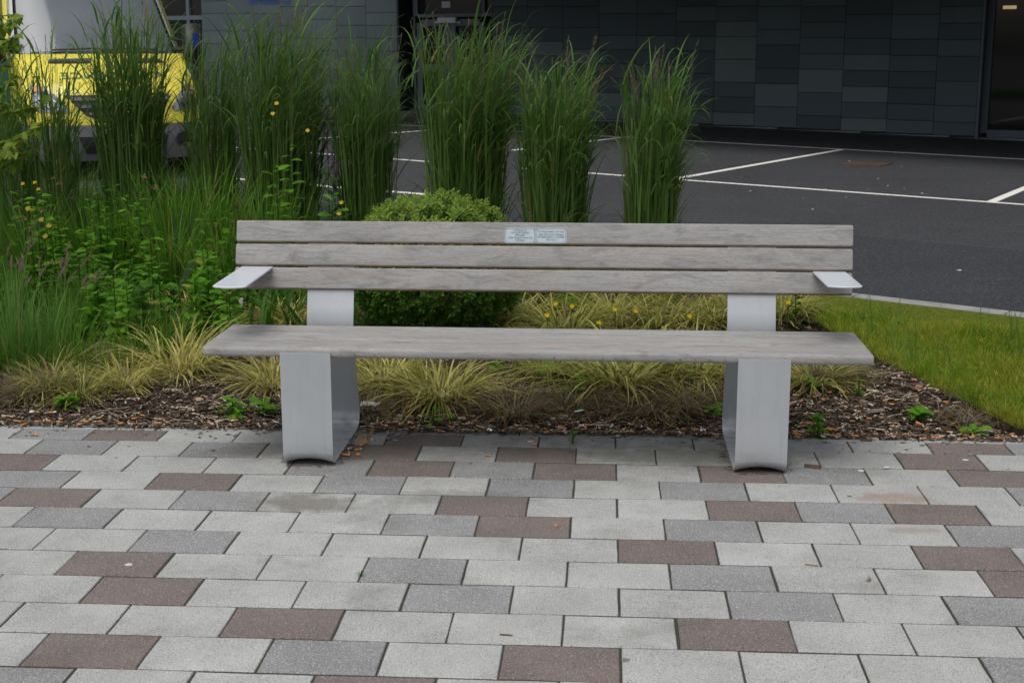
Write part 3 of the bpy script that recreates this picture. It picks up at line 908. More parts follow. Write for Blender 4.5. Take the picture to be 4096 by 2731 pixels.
# lettering, mirrored as on the real bonnet
Vt, Ft = text_mesh('AMBULANCE', .16, 1.16)
mb = MB(); mb.add([S(-v[0], 1.215 + v[1] * .62, .012) for v in Vt], [f[::-1] for f in Ft]); mb.build('bonnet_lettering', 'lettering_green', amb, local=True)


def WS(u, z, off=0.):
    t = abs(u) / .96
    return Vector((u, .90 + (z - 1.47) * .82 + .24 * t ** 4 - off, z + off * .6))


def ws_w(z): return .955 - (z - 1.47) * .13


V = []; F = []
for j in range(9):
    z = 1.475 + .9 * j / 8
    for i in range(17): V.append(WS((-1 + i / 8) * (ws_w(z) - .05), z, .0))
for j in range(8):
    for i in range(16):
        a = j * 17 + i; F.append((a, a + 1, a + 18, a + 17))
apart('windscreen', V, F, 'windscreen_glass')
for sgn in (-1, 1):
    for nm, o0, o1, mt, off in (('windscreen_seal', -.055, -.02, 'black_plastic', .01), ('screen_pillar', -.025, .045, 'white_paint', .015), ('pillar_stripe', .03, .06, 'ambulance_yellow', .02)):
        V = []; F = []
        for j in range(7):
            z = 1.46 + .95 * j / 6; w_ = ws_w(z)
            a, b = WS(sgn * (w_ + o0), z, off), WS(sgn * (w_ + o1), z, off); b.y += .04
            V += [a, b, b + Vector((0, .08, 0))]
        for j in range(6):
            for q in range(2): F.append((j * 3 + q, j * 3 + q + 1, j * 3 + q + 4, j * 3 + q + 3))
        apart(nm, V, F, mt)
mb = MB(); mb.tube([WS(-.55, 1.50, .03), WS(-.1, 1.515, .035), WS(.1, 1.50, .03)], .012, 5); mb.tube([WS(.0, 1.49, .03), WS(.35, 1.52, .035), WS(.65, 1.50, .03)], .012, 5); mb.build('wiper', 'black_plastic', amb, local=True)
V, F = patch([(-.78, 1.49), (.78, 1.49), (.78, 1.455), (-.78, 1.455)], .0, 6, lambda u, z, off: WS(u, z, .012)); apart('scuttle', V, F, 'black_plastic')
# cab sides, roof and the ambulance box behind
mb = MB(); mb.box(-.86, .86, 1.62, 2.7, 2.36, 2.5); mb.build('cab_roof', 'ambulance_yellow', amb, local=True)
mb = MB(); mb.box(-1.0, 1.0, 2.62, 6.2, .55, 2.75); mb.build('box_body', 'ambulance_yellow', amb, local=True)
for sgn in (-1, 1):
    mb = MB(); x0, x1 = sorted((sgn * .985, sgn * .90))
    mb.add([(sgn * .985, 1.15, 1.47), (sgn * .985, 2.6, 1.47), (sgn * .84, 2.6, 2.36), (sgn * .84, 1.75, 2.36)], [(0, 1, 2, 3)])
    dw = mb.build('side_window', 'dark_glass', amb, local=True)
    mb = MB()                        # lime and green panels along the flank
    mb.add([(sgn * .996, .62, .70), (sgn * .996, 1.25, .70), (sgn * .996, 1.25, 1.42), (sgn * .996, .95, 1.42)], [(0, 1, 2, 3)], 0)
    mb.add([(sgn * .996, 1.26, .85), (sgn * .996, 1.9, .85), (sgn * .996, 1.9, 1.42), (sgn * .996, 1.26, 1.42)], [(0, 1, 2, 3)], 1)
    mb.add([(sgn * .996, 1.91, .55), (sgn * .996, 2.6, .55), (sgn * .996, 2.6, 1.42), (sgn * .996, 1.91, 1.42)], [(0, 1, 2, 3)], 0)
    mb.build('side_panel', ['ambulance_lime', 'ambulance_green'], amb, local=True)
    mb = MB(); mb.box(sgn * .93 - .01, sgn * .93 + .01, 1.0, 1.06, 1.46, 1.6)
    xo = sgn * 1.15
    mb = MB(); mb.prism(rrect(-.115, .115, -.24, .24, .07, 4), lambda a, b, t: (xo + a, 1.06 + t, 1.60 + b), 0, .14)
    mir = mb.build('mirror', 'black_plastic', amb, True, local=True)
    mb = MB(); mb.tube([(sgn * .88, 1.12, 1.52), (sgn * 1.05, 1.12, 1.52)], .035, 6); mb.tube([(sgn * .88, 1.12, 1.66), (sgn * 1.05, 1.12, 1.62)], .025, 6); mb.build('mirror_arm', 'black_plastic', mir, local=True)
    mb = MB(); mb.box(xo - .02, xo + .05, 1.045, 1.056, 1.56, 1.72); mb.build('repeater_lamp', 'blue_lens', mir, local=True)
    for yw in (1.05, 4.9):
        mb = MB(); c_ = [(yw + .35 * math.cos(t), .36 + .35 * math.sin(t)) for t in np.linspace(0, 2 * math.pi, 21)[:-1]]
        mb.prism(c_, lambda a, b, t: (t, a, b), sgn * .80, sgn * .985)
        wh = mb.build('wheel', 'tyre_rubber', amb, local=True)
        mb = MB(); c_ = [(yw + .2 * math.cos(t), .36 + .2 * math.sin(t)) for t in np.linspace(0, 2 * math.pi, 17)[:-1]]
        mb.prism(c_, lambda a, b, t: (t, a, b), sgn * .90, sgn * .992); mb.build('rim', 'grey_plastic', wh, local=True)

# ------------------------------------------------------------------ the bench
BX, BY = -.2545, 5.05
bench = thing('park_bench', 'long bench of weathered grey planks on bent silver metal legs', 'bench', (BX, BY, 0))
BL, BR = -1.4605, .9530
TILT = R(15); tt = math.tan(TILT)


def plank(name, prof, x0, x1, mat, parent, bev=.004, under=()):
    """An extruded plank with softened ends and a few sections along its length."""
    n = len(prof); cy = sum(a for a, _ in prof) / n; cz = sum(b for _, b in prof) / n
    V = []; F = []
    xs = [(x0, .93), (x0 + bev, 1.)] + [(x0 + (x1 - x0) * q / 6, 1.) for q in range(1, 6)] + [(x1 - bev, 1.), (x1, .93)]
    for x, s_ in xs:
        for a, b in prof:
            da, db = a - cy, b - cz; l_ = math.hypot(da, db); k_ = (l_ - (bev if s_ < 1 else 0)) / l_
            V.append((x - BX, cy + da * k_ - BY, cz + db * k_))
    for q in range(len(xs) - 1):
        F += [(q * n + i, q * n + (i + 1) % n, (q + 1) * n + (i + 1) % n, (q + 1) * n + i) for i in range(n)]
    F += [tuple(range(n))[::-1], tuple(range((len(xs) - 1) * n, len(xs) * n))]
    # the edge that faces down never greyed: fresh brown timber
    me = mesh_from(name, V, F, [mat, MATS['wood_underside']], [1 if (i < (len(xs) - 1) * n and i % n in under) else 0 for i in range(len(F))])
    for i, p_ in enumerate(me.polygons): p_.use_smooth = i < len(me.polygons) - 2
    try: me.set_sharp_from_angle(angle=R(50))
    except Exception: pass
    return link(name, me, parent)


# seat planks: front one with a rounded nose
edges = [4.8082, 4.872, 4.957, 5.046, 5.138, 5.232]
for q, (a, b) in enumerate(zip(edges, edges[1:])):
    prof = rrect(a + (.0 if q == 0 else .0012 if q < 4 else .003), b - (.0012 if q != 3 else .002), .4045, .4400 - (.0008 if q % 2 else 0), .004, 4, (.012, .003, .0022, .013) if q == 0 else ((.003, .003, .0025, .0025) if q < 4 else (.003, .008, .006, .004)))
    plank('seat_plank', prof, BL + random.uniform(0, .002), BR - random.uniform(0, .002), WOODS[(q + 1) % 3 if q else 0], bench)


mb = MB()
for x_, y_ in [(1024 + q * SC, 1366 + 150 * SC) for q in (45, 165, 768, 897, 1078, 1260, 1480, 2070)] + [(2048 + q * SC, 1366 + 172 * SC) for q in (385, 497, 585, 660, 833, 952, 1038, 1545, 1685, 1820, 1962)]:
    q = at(x_, y_, 4.79)[0]; w_ = random.uniform(.0012, .0028); mb.box(q - w_, q + w_, 4.8066, 4.8095, .4155, .4155 + w_ * 1.3)
rs_ = mb.build('rusty_plug', 'rusty_iron', bench); rs_['kind'] = 'stuff'


def tilted(y0, z0, a, b):            # a across thickness (back), b up the tilted board
    return (y0 + a * math.cos(TILT) + b * math.sin(TILT), z0 - a * math.sin(TILT) + b * math.cos(TILT))


# back planks, leaning 15 degrees
BK = [(5.2865, .5725), (5.3105, .6620), (5.3345, .7515)]
for q, (y0, z0) in enumerate(BK):
    prof = [tilted(y0, z0, a, b) for a, b in rrect(0, .027, 0, .0868, .006, 4, (.010, .008, .004, .005))]
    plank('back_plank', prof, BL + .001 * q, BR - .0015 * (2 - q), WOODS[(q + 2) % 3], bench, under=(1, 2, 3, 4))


def sweep_leg(xc, hw_):
    """Bent sheet: front leg, saddle-shaped foot, rear leg, then the leaning back support."""
    path = []
    path.append((4.800, .4235))
    for z in np.linspace(.40, .10, 7): path.append((4.800, z))
    for a in np.linspace(0, 90, 9): path.append((4.846 - .046 * math.cos(R(a)), .046 - .046 * math.sin(R(a)) + .000))
    for y in np.linspace(4.90, 5.27, 6): path.append((y, .0))
    # bend up into the rear leg, which leans forward
    ang = 90 + math.degrees(math.atan(.064 / .253)); r_ = .062
    for a in np.linspace(0, ang, 9)[0:]:
        path.append((5.300 + r_ * math.sin(R(a)), r_ - r_ * math.cos(R(a))))
    y1, z1 = path[-1]
    for z in np.linspace(.12, .39, 6): path.append((y1 - (z - z1) * .2530, z))
    yb, zb_ = 5.2690, .425
    path.append((yb, zb_))
    for z in (.50, .57, .66, .75, .825): path.append((yb + (z - zb_) * tt, z))
    T = .007
    P_ = [Vector((0, y, z)) for y, z in path]
    nrm = []
    for i in range(len(P_)):
        d = (P_[min(i + 1, len(P_) - 1)] - P_[max(i - 1, 0)]).normalized(); nrm.append(Vector((0, d.z, -d.y)))
    nu = 10; V = []; F = []
    half = lambda z: hw_
    for i, p_ in enumerate(P_):
        front = i < 24
        arch = .017 * max(0, 1 - p_.z / .075) ** 1.4 * max(0, min(1, (5.02 - p_.y) / .17))
        for side in (0, 1):
            for j in range(nu + 1):
                u = -1 + 2 * j / nu
                q = p_ + nrm[i] * (0 if side == 0 else -T)
                push = arch * .9 * (1 - u * u)
                dz = push; dy = push * .5 if p_.y < 4.87 else 0
                V.append((xc + u * hw_ - BX, q.y + dy - BY, q.z + dz))
    st = 2 * (nu + 1)
    for i in range(len(P_) - 1):
        for j in range(nu):
            a = i * st + j; F.append((a, a + 1, a + st + 1, a + st)); b = a + nu + 1; F.append((b, b + st, b + st + 1, b + 1))
        a = i * st; F.append((a, a + st, a + st + nu + 1, a + nu + 1)); a = i * st + nu; F.append((a, a + nu + 1, a + nu + 1 + st, a + st))
    for i in (0, len(P_) - 1):
        for j in range(nu):
            a = i * st + j; F.append((a, a + nu + 1, a + nu + 2, a + 1))
    return V, F


for xc, hw_ in ((-1.0785, .0925), (.5690, .0925)):
    V, F = sweep_leg(xc, hw_)
    # flip so that normals look outwards irrespective of path direction (both sides are built, so only shading matters)
    me = mesh_from('leg_frame', V, F, 'silver_paint', smooth=True)
    try: me.set_sharp_from_angle(angle=R(35))
    except Exception: pass
    lg = link('leg_frame', me, bench)
    mb = MB()
    prof = [(4.8085, .404), (5.262, .404), (5.262, .397), (4.850, .397)] + [(4.8485 - .040 * math.sin(R(a)), .357 + .040 * math.cos(R(a))) for a in range(5, 90, 14)] + [(4.8085, .352)]
    mb.prism(prof, lambda a, b, t: (t, a, b), xc - hw_ + .012, xc + hw_ - .012); mb.build('seat_bracket', 'silver_paint', bench)

# armrests: flat metal tongues held in the gap between the lower planks
for xc, zb_, zf, yf, fan in ((-1.3735, .6575, .6505, 4.872, -1), (.8640, .6590, .6655, 4.935, 1)):
    n = 8; hw_ = .0635; out = []
    y0, y1 = 5.318, yf
    pts = [(xc - hw_, y0), (xc + hw_, y0)]
    rr = .022
    for a in np.linspace(0, 80, 5): pts.append((xc + hw_ - rr + rr * math.cos(R(a)), y1 + rr + .012 - rr * math.sin(R(a))))
    for u in (.5, 0, -.5): pts.append((xc + u * (hw_ - rr), y1 + .010 * u * u))
    for a in np.linspace(100, 180, 5): pts.append((xc - hw_ + rr + rr * math.cos(R(a)), y1 + rr + .012 - rr * math.sin(R(a))))
    zt = lambda y: zb_ + (zf - zb_) * (y0 - y) / (y0 - y1)
    mb = MB(); m_ = len(pts)
    ins = [(xc + (x - xc) * .965, y0 + (y - y0) * .99) for x, y in pts]
    V = [(x, y, zt(y)) for x, y in ins] + [(x, y, zt(y) - .003) for x, y in pts] + [(x, y, zt(y) - .008) for x, y in ins]
    F = [tuple(range(m_))] + [(m_ + i, m_ + (i + 1) % m_, (i + 1) % m_, i) for i in range(m_)] + [(2 * m_ + i, 2 * m_ + (i + 1) % m_, m_ + (i + 1) % m_, m_ + i) for i in range(m_)] + [tuple(range(2 * m_, 3 * m_))[::-1]]
    mb.add(V, F); mb.build('armrest', 'wet_silver_lit', bench)

# memorial plaques on the top plank
PO = Vector((0, BK[2][0], BK[2][1])); PNORM = np.array([0, -math.cos(TILT), math.sin(TILT)]); PUP = np.array([0, math.sin(TILT), math.cos(TILT)])


def on_plank(px, py): return onplane(px, py, (0, PO.y, PO.z), PNORM)


sq = 320 / 2352
for (x0, y0, x1, y1), lab, lines in (((280, 243, 1178, 697), 'plaque worded In Memory of Kate Raymond', [('In Memory of', 320, 370), ('KATE RAYMOND', 392, 505), ('1962-2007', 462, 295), ('Sadly Missed Friend and', 535, 700), ('Colleague', 605, 288)]),
                                     ((1190, 250, 2090, 700), 'plaque worded In loving memory of Sr Deborah L Clasper', [('In loving memory of a very', 355, 750), ('dear friend and colleague', 437, 720), ('SR DEBORAH L CLASPER', 517, 790), ('1967-2012', 598, 300)])):
    cpx, cpy = 1980 + (x0 + x1) / 2 * sq, 880 + (y0 + y1) / 2 * sq
    c = on_plank(cpx, cpy)
    wd_ = abs((on_plank(1980 + x1 * sq, cpy) - on_plank(1980 + x0 * sq, cpy))[0]); ht = np.linalg.norm(on_plank(cpx, 880 + y0 * sq) - on_plank(cpx, 880 + y1 * sq))
    k1 = wd_ / (x1 - x0)

    def pf(a, b, d, c=c): return c + np.array([a, 0, 0]) + PUP * b + PNORM * d
    mb = MB(); V = [pf(a, b, d) for d in (-.001, .0018) for a, b in ((-wd_ / 2, -ht / 2), (wd_ / 2, -ht / 2), (wd_ / 2, ht / 2), (-wd_ / 2, ht / 2))]
    mb.add(V, [(0, 1, 2, 3), (4, 5, 6, 7), (0, 4, 5, 1), (1, 5, 6, 2), (2, 6, 7, 3), (3, 7, 4, 0)])
    pl = mb.build('plaque', 'plaque_metal', bench); pl['label'] = lab
    mb = MB()
    for txt, ty, tw in lines:
        Vt, Ft = text_mesh(txt, .0105, tw * k1)
        b0 = -((ty - (y0 + y1) / 2) * sq) * (ht / ((y1 - y0) * sq))
        mb.add([pf(v[0], v[1] * 1.0 + b0, .0024) for v in Vt], Ft)
    mb.build('lettering', 'plaque_ink', pl)
    mb = MB()                        # engraved border with notched corners
    a_, b_ = wd_ / 2 - .0035, ht / 2 - .0035; r_ = .006
    bp = [(a_ - r_, b_), (a_ - r_ * .9, b_ - r_ * .7), (a_, b_ - r_), (a_, -b_ + r_), (a_ - r_ * .9, -b_ + r_ * .7), (a_ - r_, -b_), (-a_ + r_, -b_), (-a_ + r_ * .9, -b_ + r_ * .7), (-a_, -b_ + r_), (-a_, b_ - r_), (-a_ + r_ * .9, b_ - r_ * .7), (-a_ + r_, b_)]
    for (p_, q_) in zip(bp, bp[1:] + bp[:1]):
        mb.tube([pf(p_[0], p_[1], .0022), pf(q_[0], q_[1], .0022)], .0005, 4)
    mb.build('border', 'plaque_ink', pl)
    for sx_ in (-1, 1):
        for sy_ in (-1, 1):
            mb = MB(); mb.prism([(.0022 * math.cos(t), .0022 * math.sin(t)) for t in np.linspace(0, 2 * math.pi, 9)[:-1]], lambda a, b, t: pf(sx_ * (wd_ / 2 - .0035) + a, sy_ * (ht / 2 - .0035) + b, t), .0015, .0032)
            mb.build('screw', 'screw_metal', pl)
bench.rotation_euler = (0, R(.12), 0); bench.location.z = .0015

exec_veg = True
# ------------------------------------------------------------------ vegetation


def leaf_shape(kind, L=1.0):
    """A single leaf lying along +x, unit length, gently cupped; returns verts, faces."""
    if kind == 'ovate':              # toothed, pointed (birch)
        xs = [0, .1, .2, .32, .45, .58, .7, .82, .92, 1.]; ws = [0.02, .20, .30, .345, .31, .27, .20, .13, .06, 0]
        tooth = .025
    elif kind == 'box':
        xs = [0, .25, .55, .85, 1.]; ws = [.03, .20, .25, .16, .04]; tooth = 0
    elif kind == 'lobed':            # sow-thistle, dandelion
        xs = [0, .12, .2, .3, .38, .5, .58, .7, .78, .9, 1.]; ws = [.03, .05, .15, .07, .22, .10, .26, .14, .24, .12, 0]; tooth = 0
    elif kind == 'broad':            # dock, nettle-like
        xs = [0, .12, .28, .45, .62, .8, .92, 1.]; ws = [.03, .19, .27, .275, .225, .14, .06, 0]; tooth = .015
    elif kind == 'palm':             # lobed ivy / hogweed
        xs = [0, .08, .2, .3, .42, .52, .64, .74, .86, 1.]; ws = [.02, .34, .44, .24, .50, .24, .30, .13, .16, 0]; tooth = 0
    else:                            # narrow
        xs = [0, .2, .5, .8, 1.]; ws = [.03, .09, .10, .06, 0]; tooth = 0
    V = []; F = []
    for i, (x, w_) in enumerate(zip(xs, ws)):
        zc = -.28 * x * x + .12 * x
        t = tooth * (1 if i % 2 else -1)
        V += [(x - t, w_, zc + w_ * .25), (x, 0, zc), (x - t, -w_, zc + w_ * .25)]
    for i in range(len(xs) - 1):
        a = i * 3; F += [(a, a + 1, a + 4, a + 3), (a + 1, a + 2, a + 5, a + 4)]
    return V, F


LEAF = {}


def leaf_me(kind, mat):
    if (kind, mat) not in LEAF:
        V, F = leaf_shape(kind); LEAF[(kind, mat)] = mesh_from('leaf', V, F, mat, smooth=False)
    return LEAF[(kind, mat)]


def put_leaf(parent, kind, mat, base, az, pitch, size, roll=0., name='leaf'):
    o = bpy.data.objects.new(name, leaf_me(kind, mat)); col.objects.link(o); o.parent = parent
    o.location = base; o.rotation_euler = (roll, -pitch, az); o.scale = (size,) * 3
    return o


def rosette(label, loc, kind='lobed', mat='weed_leaf', n=9, size=.12, h=.0, group='low weeds in the bed', cat='weed', name='weed'):
    size *= .95; n = int(n * 1.5)
    t = thing(name, label, cat, loc, 0, group)
    mb = MB(); mb.tube([(0, 0, -.01), (random.uniform(-.01, .01), random.uniform(-.01, .01), max(.02, h))], [.004, .002], 5)
    mb.build('stem', 'stem_green', t, local=True)
    for q in range(n):
        f = q / n; zz = h * f
        put_leaf(t, kind, mat, (0, 0, zz + .004), q * 2.4 + random.uniform(-.3, .3), random.uniform(.08, .5) if h < .06 else random.uniform(-.1, .6), size * random.uniform(.6, 1.1) * (1 - .45 * f * (h > .05)), random.uniform(-.5, .5))
    return t


def clump_mesh(n, r, lmin, lmax, w, lean=(.05, .5), bend=(.6, 1.6), nseg=5, mat='sedge_leaf', name='foliage', power=1.4, bias=None, ndry=0, drymat='dry_sedge_leaf', zlow=0.):
    def one(n, lmin, lmax, lean, bend):
        a = U(0, 2 * math.pi, n); rr = r * np.sqrt(U(0, 1, n))
        base = np.stack([rr * np.cos(a), rr * np.sin(a), np.full(n, -.01)], 1)
        az = a + N(0, .5, n)
        if bias is not None:
            d = np.stack([np.cos(az), np.sin(az)], 1) + np.array(bias)[None, :]; az = np.arctan2(d[:, 1], d[:, 0])
        return blades(base, U(lmin, lmax, n), w * U(.7, 1.25, n), az, U(*lean, n), U(*bend, n), nseg, power)
    parts = [(*one(n, lmin, lmax, lean, bend), 0)]
    if ndry: parts.append((*one(ndry, lmin * .5, lmax * .75, (lean[1] * .6, lean[1] * 1.6), (bend[0], bend[1] * 1.1)), 1))
    V, Fq, mi = join(parts)
    V[:, 2] = np.maximum(V[:, 2], zlow + U(0, .01, len(V)))
    return mesh_from(name, V, Fq, [mat, drymat] if ndry else mat, mi)


# tall ornamental grasses in a row along the kerb
def tall_grass(px, Y, h, spread, n, label, bias=(.5, 0), thin=1.):
    loc = gx(px, Y); loc[2] = bed_z(loc[0], loc[1]) if loc[0] < 1.2 else 0
    spread *= .88
    t = thing('tall_grass', label, 'ornamental grass', loc, 0, 'tall grasses along the kerb')
    parts = []
    wind = math.atan2(bias[1], bias[0]); wk = math.hypot(*bias)
    # upright stems, leaning out a little with distance from the middle and bowing with the wind near the top
    a = U(0, 2 * math.pi, n); q_ = np.sqrt(U(0, 1, n)); rr = spread * q_
    base = np.stack([rr * np.cos(a), rr * np.sin(a), np.zeros(n)], 1)
    az = np.arctan2(np.sin(a) * q_ * .8 + math.sin(wind) * wk * .9 + N(0, .25, n), np.cos(a) * q_ * .8 + math.cos(wind) * wk * .9 + N(0, .25, n))
    lean = .01 + .045 * q_ * U(.2, 1, n); sl = h * U(.66, .96, n); bend = U(.0, .26, n) * (.35 + wk)
    parts.append((*blades(base, sl, np.full(n, .0062), az, lean, bend, 6, 2.2, tip=.42), 1))
    # leaves that leave each stem at different heights, rise, then arch over
    nl = int(n * 3.9); k_ = rng.integers(0, n, nl); f_ = np.where(U(0, 1, nl) < .46, U(.55, .97, nl), U(.0, .60, nl)); low_ = (f_ < .3) & (U(0, 1, nl) < .35)
    hz = sl[k_] * f_; hr = np.sin(lean[k_] + bend[k_] * f_ ** 2 * .5) * hz
    base = np.stack([base[k_, 0] + np.cos(az[k_]) * hr, base[k_, 1] + np.sin(az[k_]) * hr, hz], 1)
    wl = np.where(f_ > .5, 2.2, .8) * wk
    az2 = np.arctan2(np.sin(a[k_]) * .7 + math.sin(wind) * wl + N(0, .7, nl), np.cos(a[k_]) * .7 + math.cos(wind) * wl + N(0, .7, nl))
    up = f_ > .5
    parts.append((*blades(base, np.where(up, h * U(.13, .30, nl), h * U(.2, .42, nl)), .0135 * U(.5, 1.3, nl), az2, np.where(up, U(.05, .55, nl), np.where(low_, U(.1, .4, nl), U(.02, .14, nl))), np.where(up, U(.5, 2.8, nl), np.where(low_, U(.6, 1.9, nl), U(.05, .7, nl))), 7, 1.8), 0))
    V, Fq, mi = join(parts)
    o_ = link('foliage', mesh_from('foliage', V, Fq, ['tall_grass_leaf', 'tall_grass_sheath'], mi), t); o_['kind'] = 'stuff'
    for q in range(int(16 * thin)):
        a = random.uniform(0, 6.28); r_ = spread * random.uniform(.2, 1.0)
        az1 = math.atan2(math.sin(a) * .6 + bias[1], math.cos(a) * .6 + bias[0]); hh = h * random.uniform(.72, .99); L1 = random.uniform(.16, .28)
        b1 = np.array([[r_ * math.cos(a), r_ * math.sin(a), hh * .55]])
        V1, F1 = blades(b1, np.array([hh * .45 - L1 * .4]), np.array([.004]), np.array([az1]), np.array([.06]), np.array([random.uniform(.05, .35)]), 4, 1.5, tip=.6)
        tip_ = (V1[-1] + V1[-2]) / 2; dirv = tip_ - (V1[-3] + V1[-4]) / 2; dirv /= np.linalg.norm(dirv)
        ns = 46; tq = U(0, 1, ns); bs = tip_[None, :] + dirv[None, :] * (tq * L1)[:, None]
        V2, F2 = blades(bs, U(.018, .040, ns) * (1.1 - .6 * tq), np.full(ns, .0042), U(0, 6.28, ns), U(.05, .35, ns) + math.acos(max(-1, min(1, dirv[2]))) * .6, U(0, .3, ns), 1, 1., tip=.3)
        V3, F3, m3 = join([(V1, F1, 0), (V2, F2, 1)])
        link('seed_head', mesh_from('seed_head', V3, F3, ['tall_grass_sheath', 'seed_head'], m3), t)
    return t


TG = [(60, 9.2, 1.62, .18, 60, 'sparse tall grass at the far left edge, behind the leafy sapling', (.2, 0), .5),
      (250, 9.4, 1.58, .19, 85, 'thin dark clump of tall grass in front of the ambulance headlight', (.1, 0), .6),
      (575, 9.6, 1.86, .22, 230, 'densest dark clump of tall grass, hiding the ambulance bonnet', (.15, 0), .9),
      (890, 9.7, 1.66, .17, 130, 'tall grass clump beside the ambulance mirror', (.35, 0), .7),
      (1150, 9.5, 1.80, .27, 300, 'widest tall grass clump with seed heads under the blue wall lettering', (.5, 0), 1.4),
      (1485, 9.4, 1.60, .20, 190, 'tall grass clump just left of the glazed building door', (.2, 0), .9),
      (1870, 9.1, 1.68, .27, 320, 'tall grass clump leaning across the glazed building door', (.45, 0), 1.4),
      (2215, 8.8, 1.50, .215, 235, 'tall grass clump second from the right, right of the doors', (.25, 0), 1.),
      (2595, 8.5, 1.46, .165, 150, 'rightmost tall grass clump, standing alone before the dark cladding', (.3, 0), 1.1)]
for a in TG: tall_grass(*a[:5], a[5], bias=a[6], thin=a[7])

# variegated sedges: five plant meshes, each copied and turned
SED = [clump_mesh(380, .11, .16, .44, .0094, (.1, 1.15), (.8, 2.4), 7, 'sedge_leaf' if q % 2 else 'sedge_green', ndry=90) for q in range(4)]
DRY = [clump_mesh(420, .11, .15, .34, .0062, (.15, .95), (.9, 2.1), 5, 'dry_sedge_leaf', ndry=70, drymat='sedge_green') for q in range(2)]
SEDL = [  # px, py (base in the photograph), size, dry?, label
    (1160, 1300, 1.15, 0, 'yellow sedge tuft filling the gap left of the left back support'),
    (1320, 1290, .95, 0, 'yellow sedge tuft directly behind the left back support'),
    (760, 1270, 1.15, 0, 'bright yellow sedge tuft below the left armrest'),
    (640, 1340, 1.2, 0, 'straw yellow sedge tuft left of the seat end'),
    (800, 1370, 1.1, 0, 'straw yellow sedge tuft against the left end of the seat'),
    (720, 1500, 1.35, 0, 'wide sedge tuft in front, below the left end of the seat'),
    (500, 1560, .8, 0, 'small striped sedge tuft on the litter left of the bench'),
    (410, 1480, .9, 1, 'brown dead sedge tuft left of the bench'),
    (380, 1330, .9, 1, 'orange brown dead sedge under the leafy weeds'),
    (250, 1500, .9, 0, 'ragged sedge tuft among the grass at the left edge'),
    (110, 1600, .9, 1, 'brown matted sedge at the bottom left corner of the bed'),
    (1100, 1550, 1.1, 0, 'sedge tuft under the seat, left of the left leg'),
    (1530, 1540, 1.15, 0, 'fresh striped sedge tuft just right of the left leg'),
    (1760, 1600, 1.45, 0, 'largest striped sedge tuft in the middle under the seat'),
    (1480, 1640, .8, 1, 'dark withered sedge against the foot of the left leg'),
    (2050, 1660, 1.15, 1, 'dark brown withered sedge under the middle of the seat'),
    (2200, 1530, 1.15, 0, 'striped sedge tuft behind the green paper slip'),
    (2480, 1570, 1.4, 0, 'broad striped sedge tuft under the right half of the seat'),
    (2600, 1650, 1.1, 1, 'half dead sedge tuft left of the right leg'),
    (2800, 1540, 1.25, 0, 'flattened sedge tuft just left of the right leg'),
    (2450, 1290, 1.35, 0, 'yellow sedge tuft seen under the back, right of the round bush'),
    (2650, 1310, 1.25, 0, 'yellow sedge tuft in the middle of the gap under the back'),
    (2840, 1300, 1.2, 0, 'yellow sedge tuft touching the right back support'),
    (2950, 1280, 1.1, 0, 'yellow sedge tuft hidden behind the right back support'),
    (3130, 1290, 1.05, 0, 'yellow sedge tuft right of the right back support'),
    (3260, 1550, .95, 0, 'greenish sedge tuft under the right end of the seat'),
    (3350, 1540, .7, 1, 'withered sedge below the right end of the seat'),
    (3860, 1690, .55, 1, 'small withered sedge by the lawn edge at the right'),
    (1400, 1480, 1.0, 0, 'pale sedge tuft seen between the two halves of the left leg'),
    (330, 1590, .8, 0, 'low yellowish sedge above the left edge weed'),
    (200, 1580, .8, 0, 'yellow green sedge mixed with grass near the left edge'),
    (560, 1430, 1.0, 1, 'heap of brown dead sedge between two yellow tufts'),
    (2100, 1290, 1.1, 0, 'yellow green sedge just right of the round bush'),
    (2260, 1340, 1.2, 0, 'sedge tuft with buttercups right of the round bush'),
    (2750, 1640, .9, 1, 'dead sedge heap at the foot of the right leg'),
    (2300, 1640, .8, 1, 'flat brown sedge beside the dandelion under the seat'),
]
for q, (px, py, s_, dry, lab) in enumerate(SEDL):
    g = ground(px, py); g[2] = bed_z(g[0], g[1])
    t = thing('sedge_tuft', lab, 'sedge', g, random.uniform(0, 6.28), 'sedge tufts in the bed')
    s_ *= .86; o_ = link('foliage', random.choice(DRY if dry else SED), t, scale=(s_ * random.uniform(.85, 1.15), s_ * random.uniform(.85, 1.15), s_ * random.uniform(.55, .82))); o_['kind'] = 'stuff'

tp = []                               # straw thatch lying round the sedges
for px, py, s_, dry, lab in SEDL:
    g = ground(px, py); n_ = 90
    a_ = U(0, 6.28, n_); r_ = .30 * s_ * np.sqrt(U(0, 1, n_)); tp.append(np.stack([g[0] + r_ * np.cos(a_), g[1] + .02 + r_ * np.sin(a_) * .8, np.zeros(n_)], 1))
tp = np.concatenate(tp); tp = tp[(tp[:, 1] > 5.34)]; tp[:, 2] = [bed_z(a_, b_) + .008 for a_, b_ in tp[:, :2]]; n_ = len(tp)
V1, F1 = blades(tp, U(.06, .24, n_), U(.003, .007, n_), U(0, 6.28, n_), U(.8, 1.45, n_), U(-.2, .7, n_), 4, 1.3)
V1[:, 2] = np.maximum(V1[:, 2], .0)
tag(link('straw_thatch', mesh_from('straw_thatch', V1, F1, 'dry_sedge_leaf')), 'dead brown straw lying round the sedge tufts', 'straw', kind='stuff')

